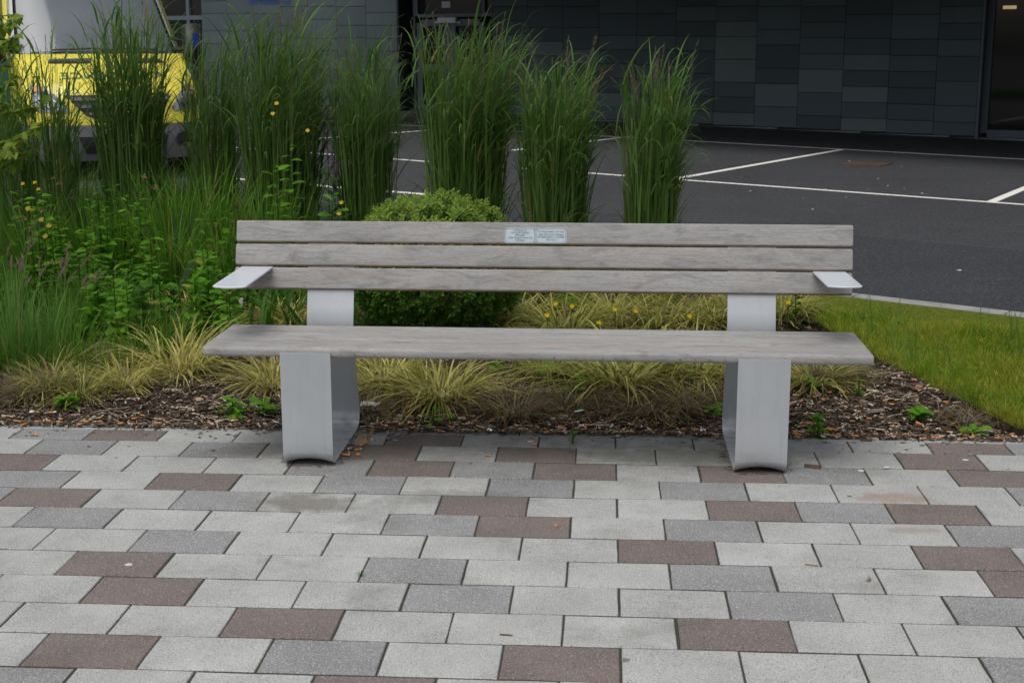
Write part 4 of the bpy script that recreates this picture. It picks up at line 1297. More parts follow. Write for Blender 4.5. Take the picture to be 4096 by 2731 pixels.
# clipped box ball
bc = at(1740, 1060, 7.25); bc[2] = .36
box = thing('box_bush', 'rounded box bush with small pale green leaves behind the bench', 'bush', (bc[0], bc[1], 0))
mb = MB()
for q in range(9):
    a = q * .7; mb.tube([(0.02 * math.cos(a), .02 * math.sin(a), 0), (.15 * math.cos(a), .15 * math.sin(a), .2), (.32 * math.cos(a), .32 * math.sin(a), .45)], [.012, .008, .004], 5)
mb.build('branch', 'bark', box, local=True)
bv, bf = leaf_shape('box'); bv = np.array(bv); bfq = np.array(bf)


def box_foliage(ns, inner, sz):
    Vs, Fs, off = [], [], 0
    out = []
    d = N(0, 1, (ns, 3)); d /= np.linalg.norm(d, axis=1, keepdims=True)
    rad = (1 - .22 * U(0, 1, ns) ** 2) if not inner else U(.55, .9, ns)
    bump = np.array([1 + .07 * mnoise.noise(Vector(x * 3.1)) for x in d])
    P_ = d * (rad * bump)[:, None] * np.array([.47, .45, .37]) + np.array([0, 0, .365])
    for i in range(ns):
        if P_[i, 2] < .02: continue
        ax = Vector(d[i] + np.array([0, 0, .55]) + N(0, .28, 3)).normalized()
        e1 = ax.orthogonal().normalized(); e2 = ax.cross(e1)
        npair = 3
        for lv in range(npair):
            for s2 in range(2):
                a = lv * 1.57 + s2 * math.pi + random.uniform(-.2, .2)
                outd = e1 * math.cos(a) + e2 * math.sin(a)
                el = .5 + .35 * lv
                x_ = (outd * math.cos(el) + ax * math.sin(el)).normalized(); y_ = ax.cross(outd).normalized(); z_ = x_.cross(y_)
                B = np.array([x_[:], y_[:], z_[:]]) * (sz * random.uniform(.75, 1.2) * (1 - .15 * lv))
                Vs.append(bv @ B + P_[i] + np.array(ax) * (.012 * lv)); Fs.append(bfq + off); off += len(bv)
    return np.concatenate(Vs), np.concatenate(Fs)


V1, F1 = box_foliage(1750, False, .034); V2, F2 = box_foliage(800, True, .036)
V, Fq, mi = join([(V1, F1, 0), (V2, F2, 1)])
# paler leaves on the top, darker ones low and inside the bush
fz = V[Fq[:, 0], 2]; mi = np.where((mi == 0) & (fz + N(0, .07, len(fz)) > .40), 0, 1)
o_ = link('foliage', mesh_from('foliage', V, Fq, ['box_leaf_pale', 'box_leaf_deep'], mi), box); o_['kind'] = 'stuff'

# meadow grass tufts that fill the left of the bed
MEA = [clump_mesh(150, .12, .30, .80, .0075, (.0, .30), (.1, 1.0), 6, 'meadow_leaf', power=2.) for q in range(4)]
MEAS = [clump_mesh(170, .12, .12, .38, .005, (.0, .5), (.2, 1.2), 4, 'meadow_leaf') for q in range(3)]
def zone(px, Y):
    a = 'at the far left edge' if px < 150 else 'before the ambulance headlight' if px < 420 else 'before the densest tall grass' if px < 720 else 'before the ambulance mirror' if px < 1000 else 'behind the left end of the bench back'
    return a + (', close to the kerb' if Y > 9.3 else ', nearer the bench')


LAB_M = ''
for q in range(44):
    Y = random.uniform(7.4, 10.4); px = random.uniform(-150, 1450)
    if px > 900 and Y < 8.1: continue
    g = gx(px, Y); g[2] = bed_z(g[0], g[1]) - .02
    if g[1] > kerb_y(g[0]) - .25: continue
    if 100 < px < 900 and Y < 8.6: continue
    s_ = random.uniform(.6, .95) * (1.3 if 600 < px < 1250 and Y > 8.3 else .8)
    t = thing('grass_tuft', 'green meadow grass tuft ' + zone(px, Y), 'grass', g, random.uniform(0, 6.28), 'meadow grass tufts in the bed')
    o_ = link('foliage', random.choice(MEA), t, scale=s_); o_['kind'] = 'stuff'
for q in range(40):
    px = random.uniform(-150, 900); Y = random.uniform(8.9, 10.4); g = gx(px, Y); g[2] = bed_z(g[0], g[1]) - .02
    if g[1] > kerb_y(g[0]) - .2: continue
    t = thing('grass_tuft', 'shorter meadow grass tuft ' + zone(px, Y), 'grass', g, random.uniform(0, 6.28), 'meadow grass tufts before the ambulance')
    o_ = link('foliage', random.choice(MEA), t, scale=random.uniform(.62, .92)); o_['kind'] = 'stuff'
BRI = [clump_mesh(95, .13, .45, .95, .0125, (.0, .28), (.1, 1.1), 7, 'meadow_leaf', name='foliage', power=2.) for q in range(3)]
for px, Y, s_, lab in ((640, 8.7, .95, 'broad bladed bright grass right of the densest tall grass'), (760, 8.5, 1., 'broad bladed bright grass before the ambulance mirror'), (860, 8.8, 1.0, 'broad bladed bright grass below the ambulance mirror'), (960, 8.6, .9, 'broad bladed bright grass behind the left end of the back'), (1060, 8.7, .8, 'broad bladed bright grass left of the tall sow thistle'), (700, 8.0, .8, 'broad bladed bright grass just left of the bench back'), (830, 7.9, .62, 'broad bladed bright grass touching the left end of the back'), (520, 8.6, .85, 'broad bladed bright grass at the foot of the densest tall grass'), (380, 8.8, .7, 'broad bladed bright grass before the ambulance headlight'), (180, 8.7, .7, 'broad bladed bright grass near the left edge'), (920, 8.1, .7, 'broad bladed bright grass close behind the top plank, left end')):
    g = gx(px, Y); g[2] = bed_z(g[0], g[1]) - .02
    t = thing('grass_tuft', lab, 'grass', g, random.uniform(0, 6.28), 'broad bladed grasses behind the bench end')
    o_ = link('foliage', random.choice(BRI), t, scale=s_); o_['kind'] = 'stuff'
for q in range(18):
    px = random.uniform(0, 880); g = gx(px, random.uniform(9.7, 10.5)); g[2] = bed_z(g[0], g[1]) - .02
    if g[1] > kerb_y(g[0]) - .15: continue
    t = thing('grass_tuft', 'dark grass tuft by the kerb ' + ('below the left headlight' if px < 330 else 'below the grille' if px < 650 else 'below the right headlight') + ' of the ambulance', 'grass', g, random.uniform(0, 6.28), 'dark tufts along the kerb')
    o_ = link('foliage', random.choice(MEA), t, scale=random.uniform(.8, 1.0)); o_['kind'] = 'stuff'
LAB_S = 'short fresh grass tuft growing low in the bed'
for q in range(34):
    Y = random.uniform(5.9, 9.6); px = random.choice([random.uniform(-100, 650), random.uniform(-100, 500), random.uniform(1000, 3100)])
    if px > 1000 and Y < 7.0: continue
    g = gx(px, Y); g[2] = bed_z(g[0], g[1])
    if g[1] > kerb_y(g[0]) - .2 or (g[0] > lawn_x(g[1]) - .1): continue
    t = thing('grass_tuft', 'short fresh grass tuft low in the bed ' + ('at the far left' if px < 200 else 'left of the bench' if px < 900 else 'under the left half of the bench back' if px < 2050 else 'under the right half of the bench back'), 'grass', g, random.uniform(0, 6.28), 'short grass tufts in the bed')
    o_ = link('foliage', random.choice(MEAS), t, scale=random.uniform(.6, 1.0)); o_['kind'] = 'stuff'
# finer grass between the tall clumps and behind the box bush
for q in range(24):
    px = random.uniform(1250, 2750); base_Y = 9.9 - (px - 1250) / 1500 * 1.5
    g = gx(px, base_Y - random.uniform(.2, 1.1)); g[2] = bed_z(g[0], g[1])
    t = thing('grass_tuft', 'wispy green grass tuft behind the bench, ' + ('left of the box bush' if px < 1480 else 'behind the box bush' if px < 1980 else 'below the second tall clump from the right' if px < 2400 else 'at the foot of the rightmost tall clump'), 'grass', g, random.uniform(0, 6.28), 'wispy tufts between the tall grasses')
    o_ = link('foliage', random.choice(MEA), t, scale=random.uniform(.4, .75)); o_['kind'] = 'stuff'

# Yorkshire-fog style grass with pinkish heads at the left edge
FOG = [clump_mesh(85, .12, .16, .46, .0105, (.0, .22), (.05, .7), 5, 'fog_grass_leaf', power=2.) for q in range(2)]
for q, (px, py, s_, lab) in enumerate(((40, 1520, 1.05, 'soft green grass with pink heads at the left edge, in front'), (150, 1500, 1.0, 'soft green grass with nodding pink heads right of the edge clump'), (230, 1440, .9, 'soft green grass with pink heads before the leafy weeds'), (10, 1400, 1.1, 'tall soft grass with pink heads behind the others at the left edge'))):
    g = ground(px, py); g[2] = bed_z(g[0], g[1])
    t = thing('soft_grass', lab, 'grass', g, random.uniform(0, 6.28), 'pink headed grasses')
    o_ = link('foliage', random.choice(FOG), t, scale=s_); o_['kind'] = 'stuff'
    for i in range(9):
        a = random.uniform(0, 6.28); hh = random.uniform(.36, .56) * s_; b1 = np.array([[.08 * math.cos(a), .08 * math.sin(a), 0.]])
        V1, F1 = blades(b1, np.array([hh]), np.array([.004]), np.array([a]), np.array([random.uniform(0, .2)]), np.array([random.uniform(.1, .5)]), 4, 1.5, tip=.6)
        tip_ = (V1[-1] + V1[-2]) / 2; dv = tip_ - (V1[-3] + V1[-4]) / 2; dv /= np.linalg.norm(dv); dv2 = dv + np.array([math.cos(a) * .4, math.sin(a) * .4, 0]); L1 = random.uniform(.05, .10)
        ns = 60; tq = U(0, 1, ns); bs = tip_ + dv * (tq * L1)[:, None] + (dv2 - dv) * ((tq ** 2) * L1)[:, None]
        V2, F2 = blades(bs, .022 * (1.1 - .7 * tq), np.full(ns, .004), U(0, 6.28, ns), U(.1, .5, ns), U(0, .3, ns), 1, 1., tip=.3)
        V3, F3, m3 = join([(V1, F1, 0), (V2, F2, 1)])
        link('seed_head', mesh_from('seed_head', V3, F3, ['fog_grass_leaf', 'pink_seed'], m3), t)

# low weeds: (px, py, kind, n, size, height, material, label)
WEED = [
    (270, 1640, 'palm', 11, .075, .05, 'weed_leaf', 'bright green lobed weed by the paving edge at the left'),
    (310, 1570, 'palm', 7, .06, .03, 'weed_leaf', 'small lobed weed just behind the left edge weed'),
    (930, 1665, 'lobed', 12, .10, .07, 'weed_leaf', 'toothed green weed left of the left bench leg'),
    (1060, 1660, 'lobed', 9, .085, .05, 'weed_leaf', 'toothed green weed touching the left bench leg'),
    (1730, 1700, 'lobed', 8, .06, .08, 'weed_leaf', 'small upright weed at the paving edge under the seat'),
    (1800, 1690, 'broad', 10, .03, .03, 'weed_leaf', 'tiny leaved weed at the paving edge under the seat'),
    (2290, 1600, 'lobed', 9, .12, .03, 'weed_leaf', 'dandelion with dark green leaves behind the green paper slip'),
    (2200, 1545, 'lobed', 6, .13, .05, 'weed_leaf', 'dandelion under the seat with upright leaves'),
    (2850, 1670, 'broad', 6, .09, .03, 'weed_leaf', 'yellowish broad leaved weed left of the right leg'),
    (3270, 1745, 'palm', 10, .075, .10, 'weed_leaf', 'upright lobed weed by the paving edge right of the right leg'),
    (3230, 1575, 'broad', 8, .06, .05, 'weed_leaf', 'round leaved weed right of the right leg'),
    (3430, 1600, 'broad', 9, .045, .09, 'weed_leaf', 'upright small leaved weed under the right end of the seat'),
    (3680, 1690, 'palm', 8, .075, .04, 'weed_leaf', 'flat lobed weed in the wood chip, middle of the right corner'),
    (3900, 1740, 'lobed', 9, .07, .03, 'weed_leaf', 'low toothed weed nearest the lawn corner'),
    (3100, 1640, 'broad', 6, .06, .04, 'weed_leaf', 'weed peeping out behind the right leg'),
    (2290, 1775, 'broad', 6, .03, .045, 'weed_leaf', 'seedling growing in the paving joint under the seat'),
    (1440, 2305, 'narrow', 5, .022, .01, 'weed_leaf', 'tiny grass seedling in an open paving joint'),
    (860, 1380, 'broad', 9, .10, .13, 'weed_leaf', 'mint like weed at the left end of the seat'),
    (930, 1250, 'broad', 7, .19, .12, 'weed_leaf_dark', 'large leaved dock below the left armrest'),
    (840, 1270, 'palm', 6, .12, .22, 'weed_leaf_dark', 'dark lobed weed beside the left armrest'),
    (1540, 1330, 'narrow', 16, .10, .30, 'weed_leaf_dark', 'dark narrow leaved weed left of the round bush'),
    (3180, 1320, 'ovate', 14, .085, .26, 'weed_leaf_dark', 'young woody plant with dark round leaves right of the right support'),
    (1830, 1440, 'lobed', 6, .10, .03, 'weed_leaf', 'dandelion in the gap in front of the round bush'),
    (2260, 1290, 'lobed', 9, .17, .10, 'weed_leaf', 'upright dandelion right of the round bush'),
    (2340, 1430, 'broad', 6, .07, .05, 'weed_leaf', 'small weed under the middle of the seat'),
    (1980, 1500, 'palm', 7, .075, .06, 'weed_leaf', 'lobed weed between the striped sedges'),
]
for px, py, kd_, n, sz, h, mt, lab in WEED:
    g = ground(px, py); g[2] = bed_z(g[0], g[1]) if g[1] > 5.31 else -.002
    rosette(lab, g, kd_, mt, n, sz, h)
LW = 'leafy green weed in the overgrown patch left of the bench'
for q in range(70):
    px = random.uniform(120, 930); py = random.uniform(1110, 1440)
    if px < 330 and py > 1330: continue
    g = ground(px, py); g[2] = bed_z(g[0], g[1]); kd_ = random.choice(['palm', 'lobed', 'broad', 'palm', 'lobed'])
    LW = {'palm': 'lobed leaf', 'lobed': 'toothed leaf', 'broad': 'broad leaf'}[kd_] + ' green weed left of the bench, ' + ('near the edge' if px < 330 else 'mid patch' if px < 620 else 'by the bench end') + (', in front' if py > 1290 else ', behind')
    rosette(LW, g, kd_, random.choice(['weed_leaf', 'weed_leaf', 'weed_leaf', 'weed_leaf_dark']), random.randint(14, 22), random.uniform(.08, .15), random.uniform(.12, .46), 'leafy weeds left of the bench')
for q in range(22):
    px = random.uniform(60, 1010); Y = random.uniform(8.0, 9.2); g = gx(px, Y); g[2] = bed_z(g[0], g[1]); kd_ = random.choice(['lobed', 'palm', 'lobed', 'broad'])
    rosette({'palm': 'tall lobed leaf', 'lobed': 'tall toothed leaf', 'broad': 'tall broad leaf'}[kd_] + ' weed standing in the grass ' + ('near the left edge' if px < 330 else 'before the tall dark clump' if px < 680 else 'behind the bench end'), g, kd_, random.choice(['weed_leaf', 'weed_leaf', 'weed_leaf_dark']), random.randint(12, 18), random.uniform(.09, .16), random.uniform(.35, .72), 'tall weeds in the grass')
# tall sow-thistles with yellow flowers behind the backrest
for px, Y, h, lab in ((1190, 8.2, .95, 'tall sow thistle with toothed leaves behind the left end of the back'), (1130, 8.4, .80, 'shorter sow thistle left of the tall one'), (1350, 8.3, .62, 'sow thistle with two yellow flowers left of the round bush')):
    g = gx(px, Y); g[2] = bed_z(g[0], g[1])
    t = rosette(lab, g, 'lobed', 'weed_leaf', 22, .17, h, 'tall sow thistles')

# sapling at the left edge
tb = gx(-130, 7.2)
sap = thing('birch_sapling', 'young birch sapling leaning in at the left edge', 'tree', tb)
mb = MB(); mb.tube([(0, 0, -.02), (.02, .02, .6), (.05, .0, 1.2), (.06, .03, 1.9)], [.014, .011, .008, .004], 6); mb.build('trunk', 'bark', sap, local=True)


def branch(p0, p1, nl, sz, sag=.04):
    p0, p1 = np.array(p0), np.array(p1); mb = MB()
    pts = [p0 + (p1 - p0) * t + np.array([0, 0, -sag * 4 * t * (1 - t) + 0]) for t in np.linspace(0, 1, 6)]
    mb.tube(pts, [.005, .0045, .004, .003, .0025, .0015], 5); b = mb.build('branch', 'stem_brown', sap, local=True)
    for q in range(nl):
        t = .38 + .62 * (q + .5) / nl; p_ = p0 + (p1 - p0) * t + np.array([0, 0, -sag * 4 * t * (1 - t)])
        put_leaf(b, 'ovate', 'birch_leaf', p_, random.uniform(0, 6.28), random.uniform(-1.1, .2), sz * random.uniform(.7, 1.15), random.uniform(-.6, .6))


def lp(px, py, Y): return at(px, py, Y) - tb


for p0, p1, nl in ((( .06, .02, 1.78), lp(60, 60, 7.1), 10), ((.06, .02, 1.70), lp(75, 180, 7.1), 12), ((.05, .0, 1.5), lp(40, 260, 7.0), 12), ((.04, .0, 1.25), lp(150, 430, 7.0), 13), ((.04, 0, 1.15), lp(200, 380, 7.1), 10),
                   ((.05, 0, 1.6), lp(90, 60, 6.9), 14), ((.05, 0, 1.45), lp(60, 140, 6.8), 14), ((.04, 0, 1.2), lp(70, 300, 6.8), 14), ((.03, 0, .9), lp(200, 470, 6.8), 14), ((.03, 0, .85), lp(90, 540, 6.7), 14),
                   ((.03, 0, 1.0), lp(120, 520, 7.0), 14), ((.03, 0, .95), lp(60, 600, 6.9), 12), ((.02, 0, .8), lp(140, 580, 6.9), 9), ((.05, 0, 1.4), lp(30, 420, 6.95), 10)):
    branch(p0, p1, int(nl * 2.2), .062)

# broad iris leaves and their withered flowers
for q, (px, py, n, h, lab) in enumerate(((330, 1010, 9, .75, 'clump of broad grey green iris leaves at the left'), (560, 1020, 7, .7, 'iris clump in front of the densest tall grass'), (730, 1120, 8, .68, 'iris clump beside the left end of the back'), (140, 1060, 7, .65, 'iris clump near the left edge'))):
    g = ground(px, py + 60); g[2] = bed_z(g[0], g[1]); t = thing('iris', lab, 'iris', g, 0, 'iris clumps')
    for i in range(n):
        a = random.uniform(0, 6.28); b1 = np.array([[.05 * math.cos(a), .05 * math.sin(a), 0.]])
        V1, F1 = blades(b1, np.array([h * random.uniform(.7, 1.1)]), np.array([.034]), np.array([a]), np.array([random.uniform(.03, .3)]), np.array([random.uniform(.0, .5)]), 6, 2., tip=.5 if q == 4 else 0)
        link('leaf', mesh_from('leaf', V1, F1, 'iris_leaf'), t)
g = gx(715, 7.5); g[2] = bed_z(g[0], g[1]); t = thing('iris', 'pale iris leaf cut off square, beside the left end of the back', 'iris', g, 0, 'iris clumps')
a_, b_ = at(712, 1165, 7.45) - g, at(772, 1040, 7.4) - g; V = []
for i in range(6):
    f_ = i / 5; c_ = (np.zeros(3) + a_ * f_ * 3) if f_ < 1 / 3 else a_ + (b_ - a_) * (f_ - 1 / 3) * 1.5; w_ = .006 + .017 * f_
    V += [c_ - np.array([w_, .006, 0]), c_ + np.array([0, -.004, 0]), c_ + np.array([w_, .006, -.004])]
link('leaf', mesh_from('leaf', V, [(i * 3 + j, i * 3 + j + 1, i * 3 + j + 4, i * 3 + j + 3) for i in range(5) for j in range(2)], 'iris_leaf'), t)
fl_v, fl_f = [], []


def flower(name, label, cat, px, py, Y, mat, r, npet=5, group=None, withered=False, layers=1, stemmat='stem_green'):
    top = at(px, py, Y); g = np.array([top[0] + random.uniform(-.04, .04), top[1] + random.uniform(-.02, .06), 0.]); g[2] = bed_z(g[0], g[1])
    t = thing(name, label, cat, g, 0, group); tl = top - g; r *= 1.02
    mb = MB(); mb.tube([(0, 0, -.01), tl * .5 + np.array([.008, 0, 0]), tl], [.0028, .0022, .0016], 5); mb.build('stem', stemmat, t, local=True)
    mb = MB()
    for ly in range(layers):
        for q in range(npet):
            a = 2 * math.pi * (q + ly * .5) / npet; rr = r * (1 - .25 * ly); el = random.uniform(.1, .5) if not withered else random.uniform(-1.2, .6)
            d = Vector((math.cos(a) * math.cos(el), math.sin(a) * math.cos(el), math.sin(el))); s_ = Vector((-math.sin(a), math.cos(a), 0)) * rr * (.42 if layers == 1 else .16)
            if not withered: d, s_ = Matrix.Rotation(R(random.uniform(35, 60)), 3, 'X') @ d, Matrix.Rotation(R(48), 3, 'X') @ s_
            c0 = Vector(tl); mb.add([c0, c0 + d * rr * .6 + s_, c0 + d * rr + Vector((0, 0, .002)), c0 + d * rr * .6 - s_], [(0, 1, 2, 3)])
    mb.build('flower_head', mat, t, local=True)


z7 = lambda x, y: (2048 + x * SC, 683 + y * SC); z5 = lambda x, y: (x * SC, 683 + y * SC); z2 = lambda x, y: (1024 + x * SC, y * SC); z6 = lambda x, y: (1024 + x * SC, 683 + y * SC)
for (x, y), Y in (((400, 1225), 6.9), ((550, 1247), 6.9), ((320, 1328), 6.5), ((945, 1277), 6.9), ((1133, 1293), 6.8), ((797, 1400), 6.4), ((1628, 1338), 6.7), ((2351 + 183, 1210), 7.0)):
    flower('buttercup', 'orange yellow buttercup seen under the back of the bench', 'flower', *z7(x, y), Y, 'yellow_petal', .014, 5, 'buttercups behind the bench')
for x, y in ((210, 122), (320, 112), (352, 172), (415, 660), (450, 678)):
    flower('buttercup', 'small deep yellow buttercup in the grass at the left', 'flower', *z5(x, y), 8.3, 'yellow_petal', .014, 5, 'buttercups at the left')
for x, y in ((260, 352), (380, 455), (450, 510), (418, 607)):
    flower('hawkweed', 'pale yellow hawkweed flower in the grass at the left', 'flower', *z5(x, y), 7.4, 'pale_petal', .019, 12, 'hawkweeds at the left', layers=2)
for (x, y), f in (((155, 1050), z2), ((190, 955), z2), ((475, 1205), z2), ((785, 297), z6), ((762, 400), z6)):
    flower('sow_thistle_flower', 'pale yellow thistle flower on a stalk behind the back', 'flower', *f(x, y), 8.25, 'pale_petal', .017, 12, 'yellow thistle flowers behind the back', layers=2)
for x, y in ((490, 60), (535, 110), (650, 250), (1325, 45), (1425, 150), (390, 360), (230, 430), (2180, 320), (1990, 490), (1500, 230)):
    flower('withered_iris', 'brown withered iris flower on a tall stalk left of the bench', 'flower', *z5(x, y), 8.1, 'withered_petal', .026, 7, 'withered iris flowers', withered=True)
flower('clover', 'white clover head on a stalk just under the seat', 'flower', 2288, 1458, 6.2, 'white_petal', .014, 14, None, layers=2)
for x, y in ((640, 1060), (700, 1090), (735, 1060), (690, 1200), (720, 1170), (900, 1290)):
    px, py = z2(x, y); top = at(px, py, 9.3); g = np.array([top[0], top[1], bed_z(top[0], top[1])])
    t = thing('purple_sage', 'dark purple flower spike between two tall grass clumps', 'flower', g, 0, 'purple spikes between the grasses'); hh = top[2] - g[2]
    mb = MB(); mb.tube([(0, 0, 0), (.01, 0, hh)], .003, 5); mb.build('stem', 'stem_brown', t, local=True)
    ns = 26; bs = np.stack([np.zeros(ns), np.zeros(ns), hh * U(.7, 1., ns)], 1); V2, F2 = blades(bs, np.full(ns, .016), np.full(ns, .009), U(0, 6.28, ns), U(.6, 1.3, ns), U(0, .2, ns), 1, 1., tip=.4)
    link('flower_head', mesh_from('flower_head', V2, F2, 'purple_petal'), t)
    for q in range(12): put_leaf(t, 'narrow', 'weed_leaf_dark', (0, 0, hh * random.uniform(.05, .65)), random.uniform(0, 6.28), random.uniform(-.2, .6), random.uniform(.10, .17))

# undergrowth that covers the soil of the left bed: many small leaves, one mass
ns = 12000; px = U(-7.2, -.9, ns); py = U(5.7, 13.0, ns)
ok = (py < kerb_y(px) - .15) & (py - 6.5 > (px + 2.2) * .55 + N(0, .25, ns)) & ((py > 6.5) | (px < -3.3)); px, py = px[ok], py[ok]; ns = len(px)
bs = np.stack([px, py, np.array([bed_z(a, b) for a, b in zip(px, py)])], 1)
V1, F1 = blades(bs, U(.08, .32, ns), U(.012, .035, ns), U(0, 6.28, ns), U(.1, .9, ns), U(.2, 1.3, ns), 4, 1.5)
tag(link('undergrowth', mesh_from('undergrowth', V1, F1, 'weed_leaf_dark')), 'low dark green undergrowth filling the left of the bed', 'undergrowth', kind='stuff')

# lawn grass
ns = 110000; py = 5.32 + (8.65 - 5.32) * U(0, 1, ns) ** 1.15; px = U(.9, 4.2, ns)
lx = np.array([lawn_x(y) for y in py]); xr = np.minimum(7.0, 1.493 - (py + .03 - 8.277) / .693)
ok = (px > lx - .015) & (px < xr); px, py, lx = px[ok], py[ok], lx[ok]; ns = len(px)
hmod = np.array([.85 + 1.1 * mnoise.noise(Vector((a * 2.3, b * 2.3, 0))) for a, b in zip(px, py)])
bs = np.stack([px, py, np.full(ns, .025)], 1)
edge = np.exp(-((px - lx) / .10) ** 2) * np.array([max(0, .55 + 1.5 * mnoise.noise(Vector((5.3, b * 5., 1.)))) for b in py])
kdist = (8.277 - .693 * (px - 1.493) - py) * .82
V1, F1 = blades(bs, np.clip(.036 * hmod + .022 + .045 * edge, .03, .2) * np.clip(kdist / .6, .16, 1.) * U(.6, 1.3, ns), U(.0024, .0042, ns), U(0, 6.28, ns), U(.05, .9, ns), U(.2, 1.7, ns), 3, 1.4)
tag(link('lawn_grass', mesh_from('lawn_grass', V1, F1, 'lawn_leaf')), 'soft uneven lawn grass at the right', 'grass', kind='stuff')
ns = 190; py = U(5.6, 8.6, ns); px = np.array([lawn_x(y) for y in py]) + U(.02, 2.6, ns); ok = px < np.minimum(7, 1.493 - (py + .05 - 8.277) / .693); px, py = px[ok], py[ok]; ns = len(px)
bs = np.stack([px, py, np.full(ns, .03)], 1)
V1, F1 = blades(bs, U(.10, .24, ns), np.full(ns, .0030), U(0, 6.28, ns), U(.0, .25, ns), U(.05, .5, ns), 4, 1.6, tip=.7)
tag(link('lawn_seed_stalks', mesh_from('lawn_seed_stalks', V1, F1, 'tall_grass_sheath')), 'thin flowering grass stalks standing above the lawn', 'grass', kind='stuff')

ns = 7000; py = 5.34 + 3.2 * U(0, 1, ns); px = np.array([lawn_x(y) for y in py]) + U(0, 3.0, ns)
kd_ = (8.277 - .693 * (px - 1.493) - py) * .82; cl_ = np.array([mnoise.noise(Vector((a * 3.1, b * 3.1, 7.))) for a, b in zip(px, py)])
ok = (kd_ > .45) & (cl_ > -.05); px, py, cl_ = px[ok], py[ok], cl_[ok]; ns = len(px)
bs = np.stack([px, py, np.full(ns, .025)], 1)
V1, F1 = blades(bs, U(.06, .14, ns) * (1 + cl_), U(.003, .005, ns), U(0, 6.28, ns), U(.1, .9, ns), U(.4, 1.9, ns), 4, 1.4)
tag(link('lawn_tussocks', mesh_from('lawn_tussocks', V1, F1, 'meadow_leaf')), 'longer greener tussocks in the lawn', 'grass', kind='stuff')
# wood-chip mulch and dead leaf litter
ns = 36000; px = U(-3.9, 1.75, ns); py = 5.275 + 1.05 * U(0, 1, ns) ** 1.4
extra = U(0, 1, ns) < .22; py = np.where(extra, U(5.3, 8.2, ns), py)
lx = np.array([lawn_x(y) for y in py]); ok = (px < lx + .02) & ~((py < 5.385) & (np.minimum(np.abs(px + 1.0785), np.abs(px - .569)) < .105)); px, py = px[ok], py[ok]; ns = len(px)
zz = np.array([max(bed_z(a, b), .002 if b < 5.31 else -9) for a, b in zip(px, py)]) + U(.001, .016, ns)
ln = U(.010, .050, ns) * np.where(U(0, 1, ns) < .15, 1.8, 1.); wd2 = U(.003, .013, ns); a = N(0, .9, ns); a = np.where(U(0, 1, ns) < .35, U(0, 6.28, ns), a)
dx, dy = np.cos(a), np.sin(a); tz = N(0, .12, ns); roll = N(0, .5, ns)
C3 = np.stack([px, py, zz], 1); D3 = np.stack([dx, dy, tz], 1) * (ln / 2)[:, None]; S3 = np.stack([-dy, dx, roll], 1) * (wd2 / 2)[:, None]; T3 = np.array([0, 0, 1])[None] * U(.001, .004, ns)[:, None]
V1 = np.stack([C3 - D3 - S3, C3 - D3 + S3, C3 + D3 + S3 * .7, C3 + D3 - S3 * .7, C3 - S3 * .3 + T3, C3 + S3 * .3 + T3], 1).reshape(-1, 3)
b0 = np.arange(ns)[:, None] * 6
F1 = (b0[:, None, :] + np.array([[0, 1, 5, 4], [5, 2, 3, 4], [1, 2, 5, 5], [3, 0, 4, 4]])[None, :2, :]).reshape(-1, 4)
tag(link('mulch', mesh_from('mulch', V1, F1, 'mulch_chip')), 'brown wood chip mulch and dead leaves along the paving', 'mulch', kind='stuff')
# crumbs of bark and soil scattered on the nearest pavers, some added along the feet as contact shade
ns = 420; px = U(-2.6, 1.7, ns); py = 5.315 - np.abs(N(0, .085, ns)) * np.where(U(0, 1, ns) < .2, 3., 1.); pts = []
for i in range(ns):
    if abs(px[i] + 1.0785) < .1 or abs(px[i] - .569) < .1: continue
    s_ = random.choice([random.uniform(.0015, .004), random.uniform(.0015, .005), random.uniform(.004, .008)]); c0 = np.array([px[i], py[i], .001 + s_ * .3]); pts.append((c0, s_))
for q in range(260):
    xc_ = random.choice((-1.0785, .569)); sd_ = random.choice((-1, 1)); x_ = xc_ + sd_ * (.0965 + abs(random.gauss(0, .012))); y_ = random.uniform(4.84, 5.3)
    if random.random() < .3: x_, y_ = xc_ + random.uniform(-.08, .08), 4.815 + random.gauss(0, .012)
    s_ = random.uniform(.0018, .006); pts.append((np.array([x_, y_, .001 + s_ * .2]), s_))
V = []; F = []
for c0, s_ in pts:
    b_ = len(V); V += [c0 + np.array(v) * s_ * np.array([random.uniform(.7, 2.8), random.uniform(.5, 1.1), .35]) for v in ((1, 0, 0), (0, 1, 0), (-1, 0, 0), (0, -1, 0), (0, 0, 1))]
    F += [(b_, b_ + 1, b_ + 4), (b_ + 1, b_ + 2, b_ + 4), (b_ + 2, b_ + 3, b_ + 4), (b_ + 3, b_, b_ + 4)]
tag(link('bark_and_shade_crumbs', mesh_from('bark_and_shade_crumbs', V, F, 'bark')), 'dark bark crumbs scattered on the nearest pavers, some added to darken the foot contact', 'crumbs', kind='stuff')


# ------------------------------------------------------------------ litter
def in_foot(x, y): return 4.78 < y < 5.385 and min(abs(x + 1.0785), abs(x - .569)) < .097


def butt_mesh(lf, lw, ash):
    mb = MB(); r_ = .0040
    if lf: mb.tube([(0, 0, 0), (lf * .5, 0, .0006), (lf, 0, 0)], [r_, r_ * .96, r_], 8, 0)
    if lw: mb.tube([(lf, 0, 0), (lf + lw, .001, .0003)], [r_ * 1.01, r_ * .9], 8, 1)
    if ash: mb.tube([(lf + lw, .001, .0003), (lf + lw + .003, .001, .0003)], [r_ * .85, r_ * .5], 8, 2)
    return mesh_from('cigarette_butt', mb.v, mb.f, ['filter_orange', 'cigarette_paper', 'ash_black'], mb.mi, True)


